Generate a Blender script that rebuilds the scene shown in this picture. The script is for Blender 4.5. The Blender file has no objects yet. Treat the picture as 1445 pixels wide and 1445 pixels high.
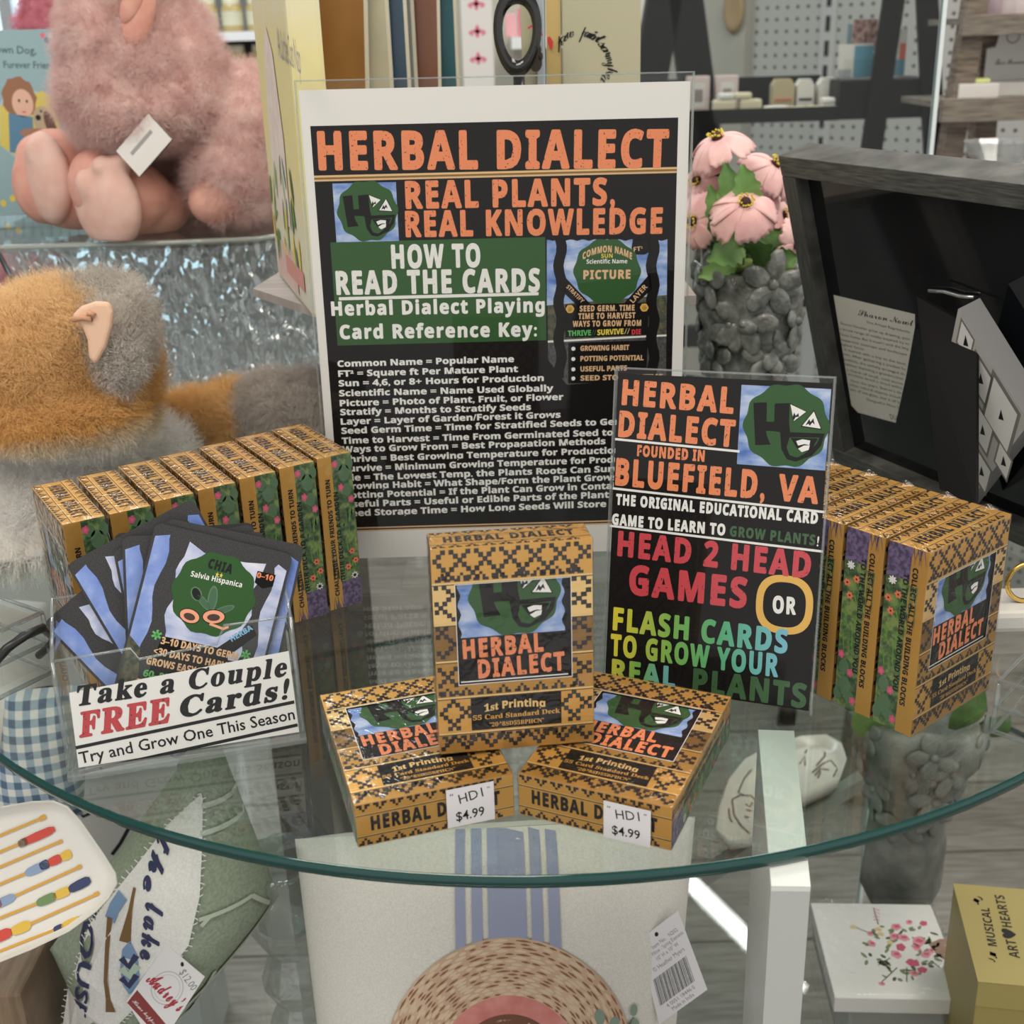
import bpy, bmesh, math, random
import numpy as np
from mathutils import Matrix, Vector
S = bpy.context.scene
PI = math.pi
# ---------------------------------------------------------------- camera
FPX, CH, PITCH, ROLL, PXW = 1705.25, 0.3019, 0.3755, -0.0314, 1445.0
_cp, _sp, _cr, _sr = math.cos(PITCH), math.sin(PITCH), math.cos(ROLL), math.sin(ROLL)
_f = np.array([0, _cp, -_sp]); _u0 = np.array([0, _sp, _cp]); _r0 = np.array([1.0, 0, 0])
_r = _cr*_r0 + _sr*_u0; _u = -_sr*_r0 + _cr*_u0
CAM = np.array([0, 0, CH])
cam = bpy.data.cameras.new('camera'); cam_o = bpy.data.objects.new('camera', cam)
S.collection.objects.link(cam_o)
cam.sensor_width = 36; cam.sensor_fit = 'HORIZONTAL'; cam.lens = 36*FPX/PXW; cam.clip_start = 0.02; cam.clip_end = 60
cam.dof.use_dof = True; cam.dof.focus_distance = 0.60; cam.dof.aperture_fstop = 16
cam_o.matrix_world = Matrix(((_r[0], _u[0], -_f[0], 0), (_r[1], _u[1], -_f[1], 0), (_r[2], _u[2], -_f[2], CH), (0, 0, 0, 1)))
S.camera = cam_o
# ---------------------------------------------------------------- light and exposure
S.view_settings.view_transform = 'Standard'; S.view_settings.look = 'None'
S.view_settings.gamma = 1; S.view_settings.use_curve_mapping = False
S.view_settings.exposure = 0.17
S.cycles.use_denoising = True
S.cycles.max_bounces = 12; S.cycles.transparent_max_bounces = 40; S.cycles.transmission_bounces = 10
S.cycles.glossy_bounces = 5; S.cycles.diffuse_bounces = 4
S.cycles.sample_clamp_indirect = 4.0; S.cycles.caustics_reflective = False; S.cycles.caustics_refractive = False
W = bpy.data.worlds.new('shop_daylight'); S.world = W; W.use_nodes = True
W.node_tree.nodes['Background'].inputs[0].default_value = (1.0, 0.985, 0.96, 1)
W.node_tree.nodes['Background'].inputs[1].default_value = 0.74
def area(name, loc, size, power, col, aim):
    l = bpy.data.lights.new(name, 'AREA'); l.shape = 'RECTANGLE'; l.size, l.size_y = size
    l.energy = power; l.color = col
    o = bpy.data.objects.new(name, l); S.collection.objects.link(o); o.location = loc
    o.rotation_euler = (Vector(aim) - Vector(loc)).to_track_quat('-Z', 'Y').to_euler()
    return o
WARM = (1.0, 0.93, 0.82)
area('ceiling_lamp', (-0.5, -0.3, 1.68), (1.2, 0.5), 19, WARM, (-0.3, 0.2, 0))
area('ceiling_lamp', (0.9, 0.55, 1.68), (1.2, 0.5), 15, WARM, (0.6, 0.7, 0))
area('ceiling_lamp', (-1.0, 2.1, 1.68), (1.2, 0.5), 26, (0.88, 0.95, 1.0), (-1.0, 2.1, 0))
area('ceiling_lamp', (1.0, 2.0, 1.68), (1.2, 0.5), 13, WARM, (1.0, 2.3, 0))
_t = area('ceiling_tube_lamp', (0.69, 3.29, 1.70), (0.75, 0.07), 3.2, (1, 0.98, 0.94), (0.69, 3.29, 0)); _t.rotation_euler = (0, 0, math.atan2(-0.223, 0.109))
# ---------------------------------------------------------------- pixel rays of the surveyed camera
def ray(px, py):
    return _f + _r*(px-PXW/2)/FPX - _u*(py-PXW/2)/FPX
def at_z(px, py, z):
    d = ray(px, py); return Vector(CAM + d*((z-CH)/d[2]))
def at_y(px, py, y):
    d = ray(px, py); return Vector(CAM + d*(y/d[1]))
class Frame:
    """a plane in the place: local x right, y back, z up; turned by tilt, roll and yaw"""
    def __init__(s, o, yaw=0, tilt=0, roll=0):
        T = Matrix.Rotation(-tilt, 4, 'X'); R = Matrix.Rotation(-roll, 4, 'Y'); Y = Matrix.Rotation(yaw, 4, 'Z')
        s.m = Matrix.Translation(Vector(o)) @ Y @ R @ T; s.i = s.m.inverted()
    def loc(s, px, py, y=0.0):
        a = s.i @ Vector(CAM); d = s.i.to_3x3() @ Vector(ray(px, py)); t = (y-a.y)/d.y; p = a + d*t
        return p.x, p.z
# ---------------------------------------------------------------- object helpers
def link(o): S.collection.objects.link(o); return o
def tag(o, label, cat, group=None):
    o['label'] = label; o['category'] = cat
    if group: o['group'] = group
    return o
def thing(name, label, cat, loc=(0, 0, 0), rz=0, group=None, m=None):
    o = link(bpy.data.objects.new(name, None)); o.empty_display_size = 0.02
    if m is not None: o.matrix_world = m
    else: o.location = loc; o.rotation_euler = (0, 0, rz)
    return tag(o, label, cat, group)
def struct(o): o['kind'] = 'structure'; return o
class MB:
    def __init__(s): s.v = []; s.f = []; s.mi = []; s.sm = []
    def add(s, vs, fs, m=0, sm=False, M=None):
        n = len(s.v)
        if M is not None: vs = [tuple(M @ Vector(v)) for v in vs]
        s.v += [tuple(map(float, v)) for v in vs]
        for f in fs: s.f.append(tuple(int(i)+n for i in f)); s.mi.append(m); s.sm.append(sm)
        return s
    def quad(s, a, b, c, d, m=0, M=None): return s.add([a, b, c, d], [(0, 1, 2, 3)], m, False, M)
    def box(s, x0, x1, y0, y1, z0, z1, m=0, M=None, bev=0):
        bm = bmesh.new(); bmesh.ops.create_cube(bm, size=1)
        for v in bm.verts: v.co = Vector(((x0+x1)/2+v.co.x*(x1-x0), (y0+y1)/2+v.co.y*(y1-y0), (z0+z1)/2+v.co.z*(z1-z0)))
        if bev: bmesh.ops.bevel(bm, geom=list(bm.edges), offset=bev, segments=2, profile=0.6, affect='EDGES')
        return s.bm(bm, m, M, False)
    def bm(s, bm, m=0, M=None, sm=False):
        bm.verts.index_update()
        s.add([v.co[:] for v in bm.verts], [[v.index for v in f.verts] for f in bm.faces], m, sm, M); bm.free(); return s
    def ell(s, c, r, m=0, rot=(0, 0, 0), n=20, M=None):
        bm = bmesh.new(); bmesh.ops.create_uvsphere(bm, u_segments=n, v_segments=max(6, n//2), radius=1)
        X = Matrix.Translation(Vector(c)) @ (Matrix.Rotation(rot[2], 4, 'Z') @ Matrix.Rotation(rot[1], 4, 'Y') @ Matrix.Rotation(rot[0], 4, 'X')) @ Matrix.Diagonal((r[0], r[1], r[2], 1))
        return s.bm(bm, m, X if M is None else M @ X, True)
    def lathe(s, prof, n=32, m=0, M=None, sm=True, fn=None):
        vs = []; fs = []
        for i, (r, z) in enumerate(prof):
            for k in range(n):
                a = 2*PI*k/n; rr = max(r, 1e-5)*(fn(a, z) if fn else 1); vs.append((rr*math.cos(a), rr*math.sin(a), z))
        for i in range(len(prof)-1):
            for k in range(n): fs.append((i*n+k, i*n+(k+1) % n, (i+1)*n+(k+1) % n, (i+1)*n+k))
        return s.add(vs, fs, m, sm, M)
    def tube(s, path, r, n=8, m=0, M=None, cap=True):
        P = [Vector(p) for p in path]; vs = []; fs = []; up = Vector((0.13, 0.31, 0.94))
        for i, p in enumerate(P):
            t = (P[min(i+1, len(P)-1)]-P[max(i-1, 0)]).normalized()
            a = t.cross(up);
            if a.length < 1e-3: a = t.cross(Vector((1, 0, 0)))
            a.normalize(); b = t.cross(a); rr = r[i] if isinstance(r, (list, tuple)) else r
            for k in range(n): vs.append(p+(a*math.cos(2*PI*k/n)+b*math.sin(2*PI*k/n))*rr)
        for i in range(len(P)-1):
            for k in range(n): fs.append((i*n+k, i*n+(k+1) % n, (i+1)*n+(k+1) % n, (i+1)*n+k))
        if cap: fs += [tuple(range(n))[::-1], tuple(range((len(P)-1)*n, len(P)*n))]
        return s.add(vs, fs, m, True, M)
    def prism(s, pts, y0, y1, m=0, M=None, axis='y'):
        n = len(pts)
        if axis == 'y': vs = [(p[0], y0, p[1]) for p in pts]+[(p[0], y1, p[1]) for p in pts]
        elif axis == 'z': vs = [(p[0], p[1], y0) for p in pts]+[(p[0], p[1], y1) for p in pts]
        else: vs = [(y0, p[0], p[1]) for p in pts]+[(y1, p[0], p[1]) for p in pts]
        fs = [tuple(range(n)), tuple(range(n, 2*n))[::-1]]+[(i, i+n, (i+1) % n+n, (i+1) % n) for i in range(n)]
        return s.add(vs, fs, m, False, M)
    def grid(s, fn, nu, nv, m=0, sm=True, M=None, wrap=False):
        vs = [fn(i/nu, j/nv) for j in range(nv+1) for i in range(nu+1)]
        fs = [(j*(nu+1)+i, j*(nu+1)+i+1, (j+1)*(nu+1)+i+1, (j+1)*(nu+1)+i) for j in range(nv) for i in range(nu)]
        return s.add(vs, fs, m, sm, M)
    def mesh(s, name, mats):
        me = bpy.data.meshes.new(name); me.from_pydata(s.v, [], s.f)
        for m in mats: me.materials.append(m)
        me.polygons.foreach_set('material_index', s.mi); me.polygons.foreach_set('use_smooth', s.sm); me.update(); return me
    def build(s, name, mats, parent=None, m=None, loc=None, fix=True):
        if not isinstance(mats, (list, tuple)): mats = [mats]
        me = s.mesh(name, mats)
        if fix:
            b = bmesh.new(); b.from_mesh(me); bmesh.ops.recalc_face_normals(b, faces=list(b.faces)); b.to_mesh(me); b.free()
        o = link(bpy.data.objects.new(name, me))
        if parent is not None: o.parent = parent
        if m is not None: o.matrix_basis = m
        if loc is not None: o.location = loc
        return o
def dup(root, m=None, label=None, group=None, mat=None):
    c = link(root.copy())
    if m is not None: c.matrix_world = m
    if label: c['label'] = label
    if group: c['group'] = group
    for ch in list(root.children):
        k = link(ch.copy()); k.parent = c
        for g in list(ch.children):
            q = link(g.copy()); q.parent = k
    return c
# ---------------------------------------------------------------- materials
def mat(name, col, rough=0.5, metal=0.0, spec=0.5, **kw):
    m = bpy.data.materials.new(name); m.use_nodes = True; b = m.node_tree.nodes['Principled BSDF']
    b.inputs['Base Color'].default_value = (*col, 1); b.inputs['Roughness'].default_value = rough
    b.inputs['Metallic'].default_value = metal; b.inputs['Specular IOR Level'].default_value = spec
    for k, v in kw.items():
        b.inputs[k].default_value = v
    return m
def nd(m, t, **kw):
    n = m.node_tree.nodes.new(t)
    for k, v in kw.items(): setattr(n, k, v)
    return n
def lk(m, a, b): m.node_tree.links.new(a, b)
def ramp(m, fac, stops, mode='LINEAR'):
    r = nd(m, 'ShaderNodeValToRGB'); r.color_ramp.interpolation = mode; e = r.color_ramp.elements
    while len(e) < len(stops): e.new(0.5)
    for x, (p, c) in zip(e, stops): x.position = p; x.color = (*c, 1)
    lk(m, fac, r.inputs[0]); return r.outputs[0]
def noise_mat(name, stops, scale=50, rough=0.5, detail=4, stretch=(1, 1, 1), bump=0, bdist=0.001, spec=0.5, metal=0, nrough=0.55, dist=0):
    m = mat(name, (1, 1, 1), rough, metal, spec); b = m.node_tree.nodes['Principled BSDF']
    tc = nd(m, 'ShaderNodeTexCoord'); mp = nd(m, 'ShaderNodeMapping'); mp.inputs['Scale'].default_value = stretch
    n = nd(m, 'ShaderNodeTexNoise'); n.inputs['Scale'].default_value = scale; n.inputs['Detail'].default_value = detail; n.inputs['Roughness'].default_value = nrough
    n.inputs['Distortion'].default_value = dist
    lk(m, tc.outputs['Object'], mp.inputs[0]); lk(m, mp.outputs[0], n.inputs['Vector'])
    lk(m, ramp(m, n.outputs['Fac'], stops), b.inputs['Base Color'])
    if bump:
        bp = nd(m, 'ShaderNodeBump'); bp.inputs['Strength'].default_value = bump; bp.inputs['Distance'].default_value = bdist
        lk(m, n.outputs['Fac'], bp.inputs['Height']); lk(m, bp.outputs[0], b.inputs['Normal'])
    return m
def clear(name, tint=(1, 1, 1), f0=0.04, gain=0.96, rough=0.0, bump=0, bscale=60, bdist=0.001, haze=0.0, hazecol=(0.8, 0.8, 0.8)):
    """clear sheet: straight-through light plus Schlick mirror, the same from both sides"""
    m = bpy.data.materials.new(name); m.use_nodes = True; t = m.node_tree; t.nodes.remove(t.nodes['Principled BSDF'])
    out = t.nodes['Material Output']; tr = nd(m, 'ShaderNodeBsdfTransparent'); tr.inputs[0].default_value = (*tint, 1)
    gl = nd(m, 'ShaderNodeBsdfGlossy'); gl.inputs['Roughness'].default_value = rough
    lw = nd(m, 'ShaderNodeLayerWeight'); lw.inputs[0].default_value = 0.5
    pw = nd(m, 'ShaderNodeMath', operation='POWER'); pw.inputs[1].default_value = 5
    ma = nd(m, 'ShaderNodeMath', operation='MULTIPLY_ADD'); ma.inputs[1].default_value = gain; ma.inputs[2].default_value = f0
    lk(m, lw.outputs['Facing'], pw.inputs[0]); lk(m, pw.outputs[0], ma.inputs[0])
    if bump:
        tc = nd(m, 'ShaderNodeTexCoord'); n = nd(m, 'ShaderNodeTexNoise'); n.inputs['Scale'].default_value = bscale; n.inputs['Detail'].default_value = 3
        n.inputs['Distortion'].default_value = 1.5
        lk(m, tc.outputs['Object'], n.inputs['Vector'])
        bp = nd(m, 'ShaderNodeBump'); bp.inputs['Strength'].default_value = bump; bp.inputs['Distance'].default_value = bdist
        lk(m, n.outputs['Fac'], bp.inputs['Height']); lk(m, bp.outputs[0], gl.inputs['Normal']); lk(m, bp.outputs[0], lw.inputs['Normal'])
    mx = nd(m, 'ShaderNodeMixShader'); lk(m, ma.outputs[0], mx.inputs[0]); lk(m, tr.outputs[0], mx.inputs[1]); lk(m, gl.outputs[0], mx.inputs[2])
    last = mx
    if haze:
        df = nd(m, 'ShaderNodeBsdfDiffuse'); df.inputs[0].default_value = (*hazecol, 1)
        m2 = nd(m, 'ShaderNodeMixShader'); m2.inputs[0].default_value = haze; lk(m, mx.outputs[0], m2.inputs[1]); lk(m, df.outputs[0], m2.inputs[2]); last = m2
    lk(m, last.outputs[0], out.inputs[0]); return m
def speck(name, col, dark=(0.02, 0.02, 0.02), scale=700, th=0.37, rough=0.45):
    m = noise_mat(name, [(th-0.03, dark), (th, col)], scale, rough, 3); return m
ACRYLIC = clear('clear_acrylic', (0.985, 0.99, 0.985), 0.022); EDGE = clear('acrylic_edge', (0.80, 0.86, 0.86), 0.10, 0.9, 0.05, haze=0.12)
FILM = clear('shrink_film', (0.99, 0.99, 0.99), 0.045, 0.9, 0.06, bump=0.5, bscale=70, bdist=0.004)
GLASS = clear('table_glass', (0.93, 0.965, 0.95), 0.045, 0.95)
GEDGE = mat('green_glass_edge', (0.004, 0.05, 0.045), 0.08, 0, 0.6)
WHITE = mat('white_paper', (0.80, 0.78, 0.75), 0.5, spec=0.3); PAPER = mat('print_white', (0.86, 0.85, 0.83), 0.5, spec=0.3)
BLACK = mat('print_black', (0.008, 0.007, 0.007), 0.45, spec=0.15); INK = mat('ink_black', (0.010, 0.010, 0.011), 0.5, spec=0.3)
ORANGE = speck('print_orange', (0.83, 0.25, 0.10)); RED = speck('print_red', (0.62, 0.06, 0.08)); WHITEP = speck('print_distressed_white', (0.82, 0.81, 0.78), (0.35, 0.36, 0.34), th=0.34)
GREEN = mat('print_green', (0.030, 0.098, 0.026), 0.45, spec=0.25); DGREEN = speck('print_dark_green', (0.045, 0.12, 0.045), (0.02, 0.05, 0.02))
GOLD = mat('print_gold', (0.72, 0.39, 0.09), 0.38, 0.55); GOLDL = mat('print_light_gold', (0.88, 0.60, 0.24), 0.33, 0.55)
GOLDD = mat('print_dark_gold', (0.28, 0.15, 0.04), 0.38, 0.55); GOLDM = mat('print_mid_gold', (0.52, 0.275, 0.06), 0.38, 0.55); PAT = mat('pattern_black', (0.018, 0.011, 0.009), 0.4)
SKY = noise_mat('print_sky', [(0.32, (0.06, 0.16, 0.50)), (0.5, (0.28, 0.40, 0.70)), (0.68, (0.62, 0.68, 0.82))], 55, 0.45, 5, (1, 1, 2.2))
YELLOW = mat('print_yellow', (0.80, 0.62, 0.08), 0.5); AMBER = mat('print_amber', (0.80, 0.47, 0.10), 0.5); BRED = mat('print_bright_red', (0.62, 0.04, 0.05), 0.5)
TAN = mat('print_copper', (0.72, 0.46, 0.25), 0.45); LGREEN = mat('print_light_green', (0.12, 0.45, 0.13), 0.5)
CREAM = mat('cream', (0.72, 0.66, 0.52), 0.55); STICK = mat('sticker_white', (0.80, 0.78, 0.80), 0.5)
PINKP = mat('print_pink', (0.75, 0.17, 0.25), 0.5)
LEAF = noise_mat('print_foliage', [(0.38, (0.03, 0.07, 0.035)), (0.5, (0.09, 0.16, 0.06)), (0.62, (0.22, 0.30, 0.10))], 260, 0.4, 4)
LEAFB = mat('print_leaf_bright', (0.13, 0.30, 0.05), 0.45); PURP = noise_mat('print_violet_bed', [(0.4, (0.06, 0.045, 0.10)), (0.6, (0.18, 0.13, 0.26))], 500, 0.45)
CORAL = mat('print_coral', (0.80, 0.20, 0.10), 0.45); CACT = mat('print_cactus', (0.10, 0.19, 0.10), 0.45); ROSE = mat('print_rose', (0.72, 0.10, 0.22), 0.45)
def grad_x(name, stops, x0, x1, axis='X'):
    m = mat(name, (1, 1, 1), 0.45, 0, 0.3); tc = nd(m, 'ShaderNodeTexCoord'); sx = nd(m, 'ShaderNodeSeparateXYZ'); mr = nd(m, 'ShaderNodeMapRange')
    lk(m, tc.outputs['Object'], sx.inputs[0]); lk(m, sx.outputs[axis], mr.inputs[0]); mr.inputs[1].default_value = x0; mr.inputs[2].default_value = x1
    lk(m, ramp(m, mr.outputs[0], stops), m.node_tree.nodes['Principled BSDF'].inputs['Base Color']); return m
# ---------------------------------------------------------------- flat artwork
_gc = {}
def bold(s):
    o = ''
    for c in s:
        if 'A' <= c <= 'Z': o += chr(0x1D5D4+ord(c)-65)
        elif 'a' <= c <= 'z': o += chr(0x1D5EE+ord(c)-97)
        elif '0' <= c <= '9': o += chr(0x1D7EC+ord(c)-48)
        else: o += c
    return o
def shifted(s, up, lo):
    return ''.join(chr(up+ord(c)-65) if 'A' <= c <= 'Z' else chr(lo+ord(c)-97) if 'a' <= c <= 'z' else c for c in s)
def script(s): return shifted(s, 0x1D4D0, 0x1D4EA)      # bold script letters
def serif_i(s): return shifted(s, 0x1D468, 0x1D482)     # bold italic serif letters
def serif_b(s): return ''.join(chr(0x1D7CE+ord(c)-48) if '0' <= c <= '9' else c for c in shifted(s, 0x1D400, 0x1D41A))
def glyphs(s, off=0.0, shear=0.0, res=2, gap=1.0):
    k = (s, off, shear, res, gap)
    if k not in _gc:
        c = bpy.data.curves.new('t', 'FONT'); c.body = s; c.offset = off; c.shear = shear; c.resolution_u = res; c.size = 1; c.space_character = gap
        o = link(bpy.data.objects.new('t', c)); bpy.context.view_layer.update()
        me = bpy.data.meshes.new_from_object(o.evaluated_get(bpy.context.evaluated_depsgraph_get()))
        v = np.array([x.co[:2] for x in me.vertices]).reshape(-1, 2); f = [tuple(p.vertices) for p in me.polygons]
        bpy.data.objects.remove(o); bpy.data.curves.remove(c); bpy.data.meshes.remove(me)
        _gc[k] = (v, f)
    return _gc[k]
EPS = 3e-5
class Art:
    """printed layers in a flat (u, v) sheet; place() lays them on a face"""
    def __init__(s): s.it = []; s.mats = []
    def mi(s, m):
        if m not in s.mats: s.mats.append(m)
        return s.mats.index(m)
    def poly(s, pts, m, L=1): s.it.append(([tuple(p) for p in pts], [tuple(range(len(pts)))], s.mi(m), L)); return s
    def rect(s, u0, v0, u1, v1, m, L=1): return s.poly([(u0, v0), (u1, v0), (u1, v1), (u0, v1)], m, L)
    def cells(s, rects, m, L=1):
        vs = []; fs = []
        for (a, b, c, d) in rects:
            n = len(vs); vs += [(a, b), (c, b), (c, d), (a, d)]; fs.append((n, n+1, n+2, n+3))
        s.it.append((vs, fs, s.mi(m), L)); return s
    def ell(s, u, v, a, b, m, L=1, n=28, rot=0, fn=None):
        pts = []
        for k in range(n):
            t = 2*PI*k/n; q = fn(t) if fn else 1; x = a*q*math.cos(t); y = b*q*math.sin(t)
            pts.append((u+x*math.cos(rot)-y*math.sin(rot), v+x*math.sin(rot)+y*math.cos(rot)))
        return s.poly(pts, m, L)
    def ring(s, u, v, a, b, w, m, L=1, n=40, rnd=2.0):
        vs = []; fs = []
        for k in range(n):
            t = 2*PI*k/n; c, d = math.cos(t), math.sin(t); e = 2/rnd
            x = math.copysign(abs(c)**e, c); y = math.copysign(abs(d)**e, d)
            vs += [(u+a*x, v+b*y), (u+(a-w)*x, v+(b-w)*y)]; j = (k+1) % n; fs.append((2*k, 2*j, 2*j+1, 2*k+1))
        s.it.append((vs, fs, s.mi(m), L)); return s
    def stroke(s, pts, w, m, L=1, closed=False):
        n = len(pts); vs = []; fs = []
        for i in range(n):
            a = pts[(i-1) % n] if closed or i else pts[0]; b = pts[(i+1) % n] if closed or i < n-1 else pts[-1]
            dx, dy = b[0]-a[0], b[1]-a[1]; l = math.hypot(dx, dy) or 1; ww = (w[i] if isinstance(w, (list, tuple)) else w)/2
            nx, ny = -dy/l*ww, dx/l*ww; vs += [(pts[i][0]+nx, pts[i][1]+ny), (pts[i][0]-nx, pts[i][1]-ny)]
        for i in range(n if closed else n-1): j = (i+1) % n; fs.append((2*i, 2*i+1, 2*j+1, 2*j))
        s.it.append((vs, fs, s.mi(m), L)); return s
    def text(s, t, a, b, h, m, L=3, off=0.0, shear=0.0, res=2, arc=0.0, vis=None, dy=0.0):
        """from point a to point b (mid-height of the line), letters h tall; vis = the part that reaches b"""
        fat = 0.0
        if off >= .024: fat, off = off*.95, 0.0
        gap = 1.16 if fat and t.upper() == t else 1.0
        v, f = glyphs(t, off, shear, res, gap)
        if not len(v): return s
        cv = glyphs('H', off, 0, res)[0] if any(c.isascii() for c in t) else glyphs(bold('H'), off, 0, res)[0]
        c0, c1 = cv[:, 1].min(), cv[:, 1].max(); x0 = v[:, 0].min(); x1 = (glyphs(vis, off, shear, res, gap)[0] if vis else v)[:, 0].max()
        q = (v[:, 0]-x0)/(x1-x0); r = (v[:, 1]-(c0+c1)/2)/(c1-c0)*h - arc*h*((q-0.5)**2*4) + dy
        dx, dv = b[0]-a[0], b[1]-a[1]; l = math.hypot(dx, dv); ex, ey = dx/l, dv/l
        base = [(a[0]+p*dx-w*ey, a[1]+p*dv+w*ex) for p, w in zip(q, r)]
        if not fat: s.it.append((base, f, s.mi(m), L)); return s
        sx_, sy_ = fat*l/(x1-x0), fat*h/(c1-c0); vs = []; fs = []        # heavier letters: the outline swept round by 'fat'
        for k in range(8):
            g, j = math.cos(k*PI/4), math.sin(k*PI/4); n = len(vs)
            vs += [(x+g*sx_*ex-j*sy_*ey, y+g*sx_*ey+j*sy_*ex) for x, y in base]; fs += [tuple(i+n for i in p) for p in f]
        s.it.append((vs, fs, s.mi(m), (L, len(base)))); return s
    def place(s, mb, o, U, V, base=0, lift=0.0):
        o, U, V = Vector(o), Vector(U), Vector(V); N = U.cross(V)
        for vs, fs, m, L in s.it:
            L, nb = L if isinstance(L, tuple) else (L, 1 << 30)
            mb.add([o+U*u+V*v+N*((L+.11*(i//nb))*EPS+lift) for i, (u, v) in enumerate(vs)], fs, m+base)
    def build(s, name, parent=None, m=None, y=0.0, thick=0.0, back=None):
        mb = MB(); s.place(mb, (0, y, 0), (1, 0, 0), (0, 0, 1))
        return mb.build(name, s.mats, parent, m, fix=False)
# ================================================================ room shell
FZ = -0.95
WOODF = noise_mat('floor_planks', [(0.3, (0.20, 0.165, 0.145)), (0.5, (0.31, 0.265, 0.235)), (0.7, (0.41, 0.36, 0.325))], 14, 0.4, 6, (1, 9, 1), dist=0.3)
mb = MB(); mb.box(-4, 4, -1.5, 5.2, FZ-.05, FZ)
struct(mb.build('floor', WOODF))
mb = MB()
for k in range(-20, 21): mb.box(-4, 4, k*.19+1.8, k*.19+1.804, FZ, FZ+.0006)
struct(mb.build('trim_1', mat('plank_joint', (0.10, 0.085, 0.075), 0.6)))
CEIL = mat('ceiling_tile', (0.78, 0.78, 0.76), 0.8)
mb = MB(); mb.box(-4, 4, -1.5, 5.2, 1.75, 1.80); struct(mb.build('ceiling', CEIL))
BW_ = mat('back_wall_paint', (0.50, 0.51, 0.49), 0.7)
mb = MB(); mb.box(-1.2, 4, 5.0, 5.1, FZ, 1.75); mb.box(-3.2, -1.2, 5.0, 5.1, FZ, -.2); mb.box(-3.2, -1.2, 5.0, 5.1, 1.2, 1.75); mb.box(-4, -3.2, 5.0, 5.1, FZ, 1.75); struct(mb.build('wall_back', BW_))
mb = MB(); mb.box(-4.05, -4, -1.5, 5.1, FZ, 1.75); struct(mb.build('wall_left', mat('left_wall_paint', (0.62, 0.64, 0.64), 0.7)))
LITW = bpy.data.materials.new('daylit_window'); LITW.use_nodes = True
_b = LITW.node_tree.nodes['Principled BSDF']; _b.inputs['Base Color'].default_value = (.7, .85, .9, 1); _b.inputs['Emission Color'].default_value = (0.62, 0.86, 1.0, 1); _b.inputs['Emission Strength'].default_value = 1.5
w1 = thing('window_1', 'bright daylit shop window at the far left back', 'window', (-2.2, 5.0, .5)); w1['kind'] = 'structure'
mb = MB(); mb.box(-1.0, 1.0, .02, .03, -.7, .7); mb.build('window_pane', LITW, w1)
mb = MB()
for x in (-1.02, -.34, .34, 1.02): mb.box(x-.025, x+.025, -.02, .05, -.7, .7)
for z in (-.7, .7): mb.box(-1.04, 1.04, -.02, .05, z-.025, z+.025)
mb.build('window_frame', mat('window_frame_white', (.75, .78, .8), .5), w1)
# pegboard wall on the right, turned towards the viewer
pa = at_y(1060, 60, 3.0); pb = at_y(1445, 60, 2.6); PY = math.atan2(pb.y-pa.y, pb.x-pa.x)
PB = Frame((pa.x, pa.y, 0), PY)
peg = mat('pegboard', (.50, .50, .49), .6); bs = peg.node_tree.nodes['Principled BSDF']
tc = nd(peg, 'ShaderNodeTexCoord'); sx = nd(peg, 'ShaderNodeSeparateXYZ'); lk(peg, tc.outputs['Object'], sx.inputs[0]); dd_ = []
for ax in ('X', 'Z'):
    a = nd(peg, 'ShaderNodeMath', operation='MULTIPLY'); a.inputs[1].default_value = 1/.0254; lk(peg, sx.outputs[ax], a.inputs[0])
    f = nd(peg, 'ShaderNodeMath', operation='FLOORED_MODULO'); f.inputs[1].default_value = 1; lk(peg, a.outputs[0], f.inputs[0])
    s_ = nd(peg, 'ShaderNodeMath', operation='SUBTRACT'); s_.inputs[1].default_value = .5; lk(peg, f.outputs[0], s_.inputs[0])
    p_ = nd(peg, 'ShaderNodeMath', operation='POWER'); p_.inputs[1].default_value = 2; ab = nd(peg, 'ShaderNodeMath', operation='ABSOLUTE'); lk(peg, s_.outputs[0], ab.inputs[0]); lk(peg, ab.outputs[0], p_.inputs[0]); dd_.append(p_)
sm = nd(peg, 'ShaderNodeMath', operation='ADD'); lk(peg, dd_[0].outputs[0], sm.inputs[0]); lk(peg, dd_[1].outputs[0], sm.inputs[1])
lk(peg, ramp(peg, sm.outputs[0], [(.022, (.05, .05, .05)), (.03, (.42, .42, .405))]), bs.inputs['Base Color'])
mb = MB(); mb.box(0, 2.4, 0, .02, FZ, 1.2); struct(mb.build('wall_right', peg, m=PB.m))
mb = MB(); u = PB.loc(1168, 60)[0]; mb.box(u-.018, u+.018, -.004, .0, FZ, 1.2)
for k in range(-8, 14): mb.box(u-.005, u+.005, -.006, -.0041, .29+k*.0512, .29+k*.0512+.032, 1)
struct(mb.build('trim_2', [mat('upright_grey', (.48, .48, .47), .5), INK], m=PB.m))
mb = MB(); mb.box(-.42, 0, -.03, .02, FZ, 1.2)
struct(mb.build('wall_end_panel', noise_mat('end_panel', [(.4, (.36, .35, .30)), (.6, (.42, .40, .35))], 3, .5), m=PB.m)).name = 'trim_3'
# ================================================================ far background furniture and goods
DK = mat('black_wood', (.010, .0095, .009), .5, spec=.2); WSH = mat('white_shelf', (.80, .82, .82), .5)
def boxthing(name, label, cat, c, size, m, rz=0, group=None, bev=.002):
    mb = MB(); a, b, h = size; mb.box(-a/2, a/2, -b/2, b/2, 0, h, bev=bev); o = mb.build(name, m); o.location = c; o.rotation_euler = (0, 0, rz); return tag(o, label, cat, group)
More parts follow.
